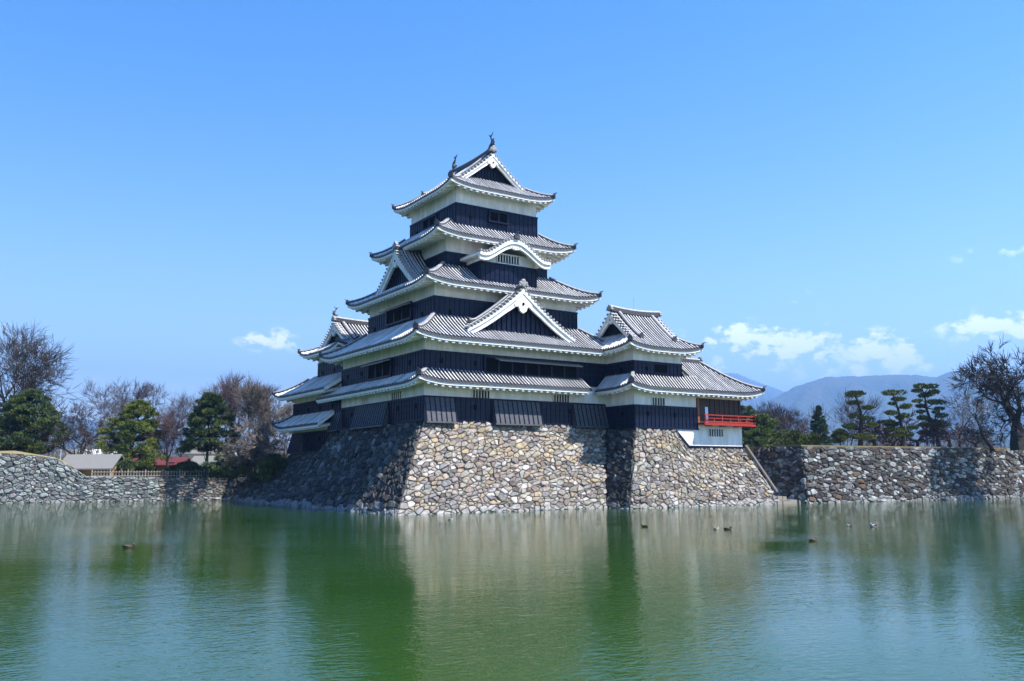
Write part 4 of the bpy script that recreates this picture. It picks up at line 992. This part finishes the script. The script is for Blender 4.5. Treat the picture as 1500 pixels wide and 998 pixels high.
niwaki(1322, 91, [(610, 578), (625, 500), (610, 380), (595, 280), (570, 190)], [(565, 165, 65, 26), (625, 212, 55, 22), (550, 250, 35, 13), (640, 270, 48, 22), (525, 320, 58, 22), (655, 335, 45, 25), (515, 382, 48, 18), (560, 400, 60, 18), (700, 425, 48, 18), (520, 440, 52, 16), (610, 440, 55, 18), (560, 482, 60, 14), (675, 475, 40, 20), (600, 350, 40, 15)], 62, 'middle of the three cloud-pruned pines, with two forking stems', branch=([(600, 500), (560, 420), (525, 340)],))
niwaki(1374, 93, [(885, 572), (860, 470), (830, 370), (805, 270), (800, 160)], [(770, 110, 50, 25), (832, 115, 40, 22), (755, 142, 42, 16), (862, 155, 45, 24), (810, 178, 50, 20), (730, 222, 38, 16), (860, 230, 58, 24), (790, 255, 42, 16), (890, 280, 40, 16), (760, 300, 36, 13), (785, 342, 46, 20), (892, 330, 48, 22), (880, 390, 66, 42), (790, 397, 58, 22), (800, 452, 58, 26)], 63, 'tallest and densest of the three cloud-pruned pines, on the right')
for i, (px, D, h, w, lab) in enumerate([(1232, 90, 1.9, .7, 'small clipped pine left of the sparse cloud-pruned pine'), (1192, 92, 1.5, 1.0, 'low yellow-green clipped pine above the corner of the right wall'), (1165, 95, 2.0, 1.0, 'clipped yellow-green pine just left of the right wall corner')]):
    pine('pine_sapling', on_ground(px, 655, D, ZR), h, w, 80+i, lab, 20, .07, base=.3, cat='shrub', pal=[(.09, .12, .02), (.11, .14, .03)])
# behind the moon-viewing turret
pine('evergreen_tree', on_ground(1118, 690, 104, ZL), 7.4, 3.3, 26, 'broad bushy evergreen directly right of the moon-viewing turret', 130, .25, base=.05, pal=[(.09, .14, .03), (.12, .18, .03), (.06, .10, .03), (.15, .20, .04)])
pine('evergreen_tree', on_ground(1150, 690, 112, ZL), 5.8, 3.0, 27, 'lower yellowish evergreen between the broad one and the right wall', 100, .2, base=.05, pal=[(.10, .14, .03), (.15, .19, .03)])
pine('evergreen_tree', on_ground(1095, 690, 118, ZL), 9.6, 3.0, 28, 'dark evergreen half hidden behind the moon-viewing turret', 90, .25, base=.1)
pine('conifer', on_ground(1202, 655, 120, ZL), 9.6, 2.7, 29, 'dark pointed conifer standing behind the right bank', 130, .2, shape='cone', base=.05, pal=[(.05, .10, .04), (.07, .12, .04)])
bare_tree('bare_tree', on_ground(1130, 660, 135, ZL), 10.8, 44, 'mauve leafless tree behind the broad evergreen by the turret', 1.2, .2, levels=6, up=.2, ntw=4)
bare_tree('bare_tree', on_ground(1165, 660, 132, ZL), 10.2, 45, 'reddish leafless tree left of the pointed conifer', 1.2, .2, levels=6, up=.2, wm_=twig_r, ntw=4)
bare_tree('bare_tree', on_ground(1240, 660, 128, ZL), 11.0, 46, 'grey-mauve leafless tree between the conifer and the clipped pines', 1.1, .18, levels=5, up=.3, ntw=4)
pine('shrub', on_ground(1150, 705, 88, Z0-4.6), 1.2, .9, 90, 'golden yellow bush in the gap above the stone steps', 26, .05, base=.1, cat='shrub', pal=[(.28, .26, .02), (.20, .22, .02)])

# ------------------------------------------------------------------ LEFT BANK BUILDINGS, FENCE
def local(px, D, z):
    p = at(px, 690, D); o = np.array((p[0], p[1], z)); rt = np.array((cR0[0], cR0[1], 0)); fw = np.array((math.sin(YAW), math.cos(YAW), 0))
    return lambda x, y, zz: tuple(o+rt*x+fw*y+np.array((0, 0, zz))), tuple(o)
def shed(name, px, D, z, L, W, hw_, hr, roofm, wallm, label, cat='building', white=False, windows=0):
    Q, o = local(px, D, z); root = thing(name, label, cat, o)
    w = MB(); w.add([Q(-L/2, -W/2, 0), Q(L/2, -W/2, 0), Q(L/2, W/2, 0), Q(-L/2, W/2, 0), Q(-L/2, -W/2, hw_), Q(L/2, -W/2, hw_), Q(L/2, W/2, hw_), Q(-L/2, W/2, hw_), Q(-L/2, 0, hr-.1), Q(L/2, 0, hr-.1)],
                    [(0, 1, 5, 4), (1, 2, 6, 9, 5), (2, 3, 7, 6), (3, 0, 4, 8, 7)]); w.build('wall', wallm, root)
    r = MB(); e = .45
    zl_ = hw_-(hr-hw_)*e/(W/2)
    for s in (-1, 1):
        r.hexa([Q(-L/2-e, s*(W/2+e), zl_), Q(L/2+e, s*(W/2+e), zl_), Q(L/2+e, 0, hr), Q(-L/2-e, 0, hr)], [Q(-L/2-e, s*(W/2+e), zl_+.14), Q(L/2+e, s*(W/2+e), zl_+.14), Q(L/2+e, 0, hr+.14), Q(-L/2-e, 0, hr+.14)])
    r.build('roof', roofm, root)
    for i in range(windows):
        x = -L/2+L*(i+.5)/windows; m_ = MB(); m_.hexa([Q(x-.5, -W/2-.04, .8), Q(x+.5, -W/2-.04, .8), Q(x+.5, -W/2+.05, .8), Q(x-.5, -W/2+.05, .8)], [Q(x-.5, -W/2-.04, 1.8), Q(x+.5, -W/2-.04, 1.8), Q(x+.5, -W/2+.05, 1.8), Q(x-.5, -W/2+.05, 1.8)]); m_.build('window', dark, root)
    return root
shed('long_shed', 137, 93, ZL, 5.0, 3.4, 1.25, 2.45, shingle, ochre, 'long low shed with grey roof behind the picket fence', 'shed')
shed('red_roof_hut', 232, 103, ZL, 6.2, 3.6, 1.55, 2.3, redroof, ochre, 'low hut with dark red roof and ochre walls behind the fence', 'hut', windows=3)
shed('white_building', 312, 125, ZL, 5.5, 5, 3.4, 5.0, shingle, plaster, 'pale building glimpsed behind the tall dark pine', 'building', windows=3)
shed('dark_hut', 330, 101, ZL, 6.5, 3.0, 1.5, 2.4, shingle, wood, 'dark low hut behind the trunks at the right of the left bank', 'hut')
shed('white_building', 150, 180, ZL, 6.5, 5, 4.2, 5.3, whitep, plaster, 'distant white building just above the long grey shed', 'building', windows=3)
for i, (px, D, L, hw_, hr, lab) in enumerate([(20, 260, 9, 5, 7.5, 'far pale house at the far left behind the round pine'), (108, 300, 12, 6, 8.5, 'far pale house between the mound and the shed'), (1258, 280, 12, 3.6, 5, 'far white house behind the left clipped pine')]):
    shed('distant_house', px, D, ZL, L, 8, hw_, hr, shingle, plaster, lab, 'house')
fn = thing('picket_fence', 'weathered wooden picket fence running along the top of the left wall', 'fence', (-20, 33, ZL))
P0 = np.array((-26.0, 32.8)); P1 = np.array((-15.2, 31.9)); Lf = np.linalg.norm(P1-P0); k_ = 38
for i in range(k_+1):
    q = P0+(P1-P0)*i/k_; mb = MB(); big = i % 6 == 0; s = .05 if big else .03; mb.box(q[0]-s, q[0]+s, q[1]-s, q[1]+s, ZL, ZL+(.95 if big else .85)); mb.build('post' if big else 'picket', bamboo, fn)
for z in (.3, .7):
    mb = MB(); mb.sweep([(P0[0], P0[1]-.05, ZL+z), (P1[0], P1[1]-.05, ZL+z)], [(-.025, -.03), (.025, -.03), (.025, .03), (-.025, .03)]); mb.build('rail', bamboo, fn)
f2 = thing('rail_fence', 'low wooden rail fence under the trees near the castle base', 'fence', (-12, 31.5, ZL))
A_ = np.array((-14.4, 34.2)); B_ = np.array((-9.8, 33.5))
for i in range(5):
    q = A_+(B_-A_)*i/4; mb = MB(); mb.box(q[0]-.05, q[0]+.05, q[1]-.05, q[1]+.05, ZL, ZL+.9); mb.build('post', bamboo, f2)
for z in (.35, .75):
    mb = MB(); mb.sweep([(A_[0], A_[1], ZL+z), (B_[0], B_[1], ZL+z)], [(-.03, -.05), (.03, -.05), (.03, .05), (-.03, .05)]); mb.build('rail', bamboo, f2)
# white marker on the mound, white boulder, utility pole
q = on_ground(30, 668, 90, ZM)
mb = MB(); mb.tube([(0, 0, -.05), (0, 0, .5), (0, 0, .75), (0, 0, .88)], [.17, .16, .14, .05], 8); tag(mb.build('marker_stone', whitep, origin=q), 'small rounded white marker standing under the round pine on the mound', 'marker')
q = on_ground(93, 671, 90, Z0-2.75); mb = MB(); rock(mb, (0, 0, 0), .22, rg, (.7, .7, .7)); tag(mb.build('boulder', stone, origin=(q[0], q[1], q[2]+.1)), 'small white stone at the step in the left wall top', 'rock')
for i, (px, D, h, lab) in enumerate([(87, 150, 9.5, 'grey utility pole standing between the mound pine and the cherry tree'), (71, 190, 8.5, 'more distant grey utility pole nearest the mound pine')]):
    q = on_ground(px, 690, D, ZL); rt = thing('utility_pole', lab, 'pole', q); m_ = MB()
    m_.tube([q, (q[0], q[1], q[2]+h)], [.14, .09], 8); m_.build('pole', steel, rt); m_ = MB()
    m_.sweep([(q[0]-.8, q[1]+.5, q[2]+h-.6), (q[0]+.8, q[1]-.5, q[2]+h-.6)], [(-.05, -.05), (.05, -.05), (.05, .05), (-.05, .05)]); m_.build('crossarm', steel, rt)

# ------------------------------------------------------------------ DUCKS
duckm = {}
for nm, c in (('brown', (.10, .07, .05)), ('grey', (.30, .29, .28)), ('pale', (.42, .38, .32))): duckm[nm] = mat(nm+'_feathers', c, .8, .2, (9, tuple(x*.5 for x in c), 1.6))
beak = mat('duck_bill', (.15, .13, .05), .5, .3)
def duck(loc, ang, kind, label, s=1.0):
    s *= .74
    root = thing('duck', label, 'duck', tuple(loc), 'ducks swimming in the moat')
    ca, sa = math.cos(ang), math.sin(ang)
    def P(x, z, y=0): x *= s; y *= s; return (loc[0]+ca*x-sa*y, loc[1]+sa*x+ca*y, loc[2]+z*s)
    m_ = MB()
    path = [(-.30, .10, .01), (-.24, .09, .05), (-.12, .06, .10), (.02, .05, .125), (.12, .07, .11), (.175, .12, .07), (.195, .17, .05), (.215, .205, .056), (.245, .215, .05), (.275, .205, .028)]
    m_.tube([P(x, z) for x, z, r in path], [r*s for x, z, r in path], 9)
    m_.build('body', duckm[kind], root, smooth=True)
    b_ = MB(); b_.sweep([P(.265, .203), P(.335, .187)], [(-.02*s, -.01*s), (.02*s, -.01*s), (.02*s, .01*s), (-.02*s, .01*s)]); b_.build('bill', beak, root)
    for sg in (-1, 1):
        w_ = MB(); w_.tube([P(-.26, .13, sg*.04), P(-.12, .13, sg*.085), P(.06, .11, sg*.10)], [.012*s, .05*s, .03*s], 6); w_.build('wing', duckm['brown'], root, smooth=True)
for (px, py, ang, kd, lab, s) in [(188, 801, .0, 'brown', 'brown duck alone in the moat on the left', 1.15), (660, 760, .4, 'pale', 'pale duck close to the keep base corner', .8), (944, 770, 2.6, 'brown', 'dark duck in front of the turret base, left of the close pair', 1.0),
                                  (1049, 774, .3, 'pale', 'pale duck, left one of the close pair in front of the turret', .8), (1066, 774, -.3, 'brown', 'brown duck, right one of the close pair in front of the turret', 1.0), (1191, 791, .2, 'brown', 'dark duck nearest the viewer on the right half of the moat', 1.0),
                                  (1245, 769, 2.9, 'pale', 'pale duck below the left part of the right wall', .75), (1280, 770, -2.8, 'grey', 'whitish duck below the clipped pines, rightmost in the moat', 1.25)]:
    d = cF*F_PX+cR*(px-750)-cU*(py+2-499); tt = -CAM[2]/d[2]; p = CAM+d*tt; duck((p[0], p[1], -.02), ang-YAW, kd, lab, s)

# ------------------------------------------------------------------ MOUNTAINS
mtm = mat('forested_mountain', (.022, .045, .03), .95, .05, (.006, (.06, .055, .045), 3.0), (.03, .9, 25))
def mountain(name, prof, D, back, seed, z=0, base=40):
    'ridge line from the photograph profile as true height at distance D, sloping to the front and back'
    rs = np.random.RandomState(seed); xs = [p[0] for p in prof]; ys = [p[1] for p in prof]
    n = 260; m = 31; px = np.linspace(xs[0], xs[-1], n); nz = rs.rand(64, 64)
    def noise(a, b):
        ia, ib = int(math.floor(a)), int(math.floor(b)); fa, fb = a-ia, b-ib; fa = fa*fa*(3-2*fa); fb = fb*fb*(3-2*fb); g_ = lambda i, j: nz[i % 64, j % 64]
        return (g_(ia, ib)*(1-fa)+g_(ia+1, ib)*fa)*(1-fb)+(g_(ia, ib+1)*(1-fa)+g_(ia+1, ib+1)*fa)*fb
    vs = []
    for i, x in enumerate(px):
        d = cF*F_PX+cR*(x-750)-cU*(np.interp(x, xs, ys)-499); dh = math.hypot(d[0], d[1]); ux, uy = d[0]/dh, d[1]/dh; H = d[2]/dh*D+CAM[2]
        for j in range(m):
            t_ = j/(m-1); r_ = D*(1-.42*(1-t_*1.25)) if t_ < .8 else D*(1+back*(t_-.8)*5); u = min(1, t_/.8)
            hh_ = H*(u**1.15) if t_ <= .8 else H*(1-(t_-.8)*4)
            e = (noise(i*.11, j*.45+i*.03)-.5)*.30+(noise(i*.33+7, j*.9)-.5)*.14+(noise(i*.9+3, j*2.1)-.5)*.05
            w_ = math.sin(math.pi*min(1, u))**.6 if t_ < .79 else 0
            k2 = H*e*w_+(H*(noise(i*1.3, 3.3)-.6)*.02 if t_ > .6 else 0)
            top = H*r_/D*(.95 if t_ < .79 else 1.0)
            vs.append((CAM[0]+ux*r_, CAM[1]+uy*r_, max(-2, min(top, hh_+k2))+z))
    fs = [(i*m+j, (i+1)*m+j, (i+1)*m+j+1, i*m+j+1) for i in range(n-1) for j in range(m-1)]
    mb = MB(); mb.add(vs, fs); return struct(mb.build(name, mtm, smooth=True))
mountain('mountain_range', [(700, 660), (800, 645), (900, 640), (1000, 632), (1060, 612), (1100, 598), (1140, 580), (1165, 566), (1185, 560), (1210, 552), (1250, 551), (1300, 549), (1340, 549), (1372, 553), (1385, 546), (1405, 543), (1450, 546), (1500, 550), (1600, 545), (1750, 560), (1900, 590)], 5200, .3, 1)
mountain('far_mountain', [(850, 640), (950, 600), (1000, 575), (1040, 553), (1062, 546), (1080, 547), (1100, 556), (1125, 565), (1150, 574), (1200, 590), (1300, 610)], 8500, .1, 2)
mountain('left_mountains', [(-400, 610), (-200, 600), (-60, 606), (20, 612), (70, 606), (110, 612), (150, 618), (220, 628), (320, 640), (450, 650), (600, 660)], 6500, .2, 3)

# ------------------------------------------------------------------ HAZE
hz = MB(); hz.box(-10500, 10500, -3000, 10500, -3, 1150)
hm = bpy.data.materials.new('thin_air'); hm.use_nodes = True; t = hm.node_tree
for n_ in list(t.nodes):
    if n_.type == 'BSDF_PRINCIPLED': t.nodes.remove(n_)
pv = nd(t, 'ShaderNodeVolumePrincipled'); pv.inputs['Color'].default_value = (.27, .51, .95, 1); pv.inputs['Density'].default_value = 2.2e-4; pv.inputs['Anisotropy'].default_value = .2
t.links.new(pv.outputs[0], [n_ for n_ in t.nodes if n_.type == 'OUTPUT_MATERIAL'][0].inputs['Volume'])
struct(hz.build('haze', hm), 'stuff')
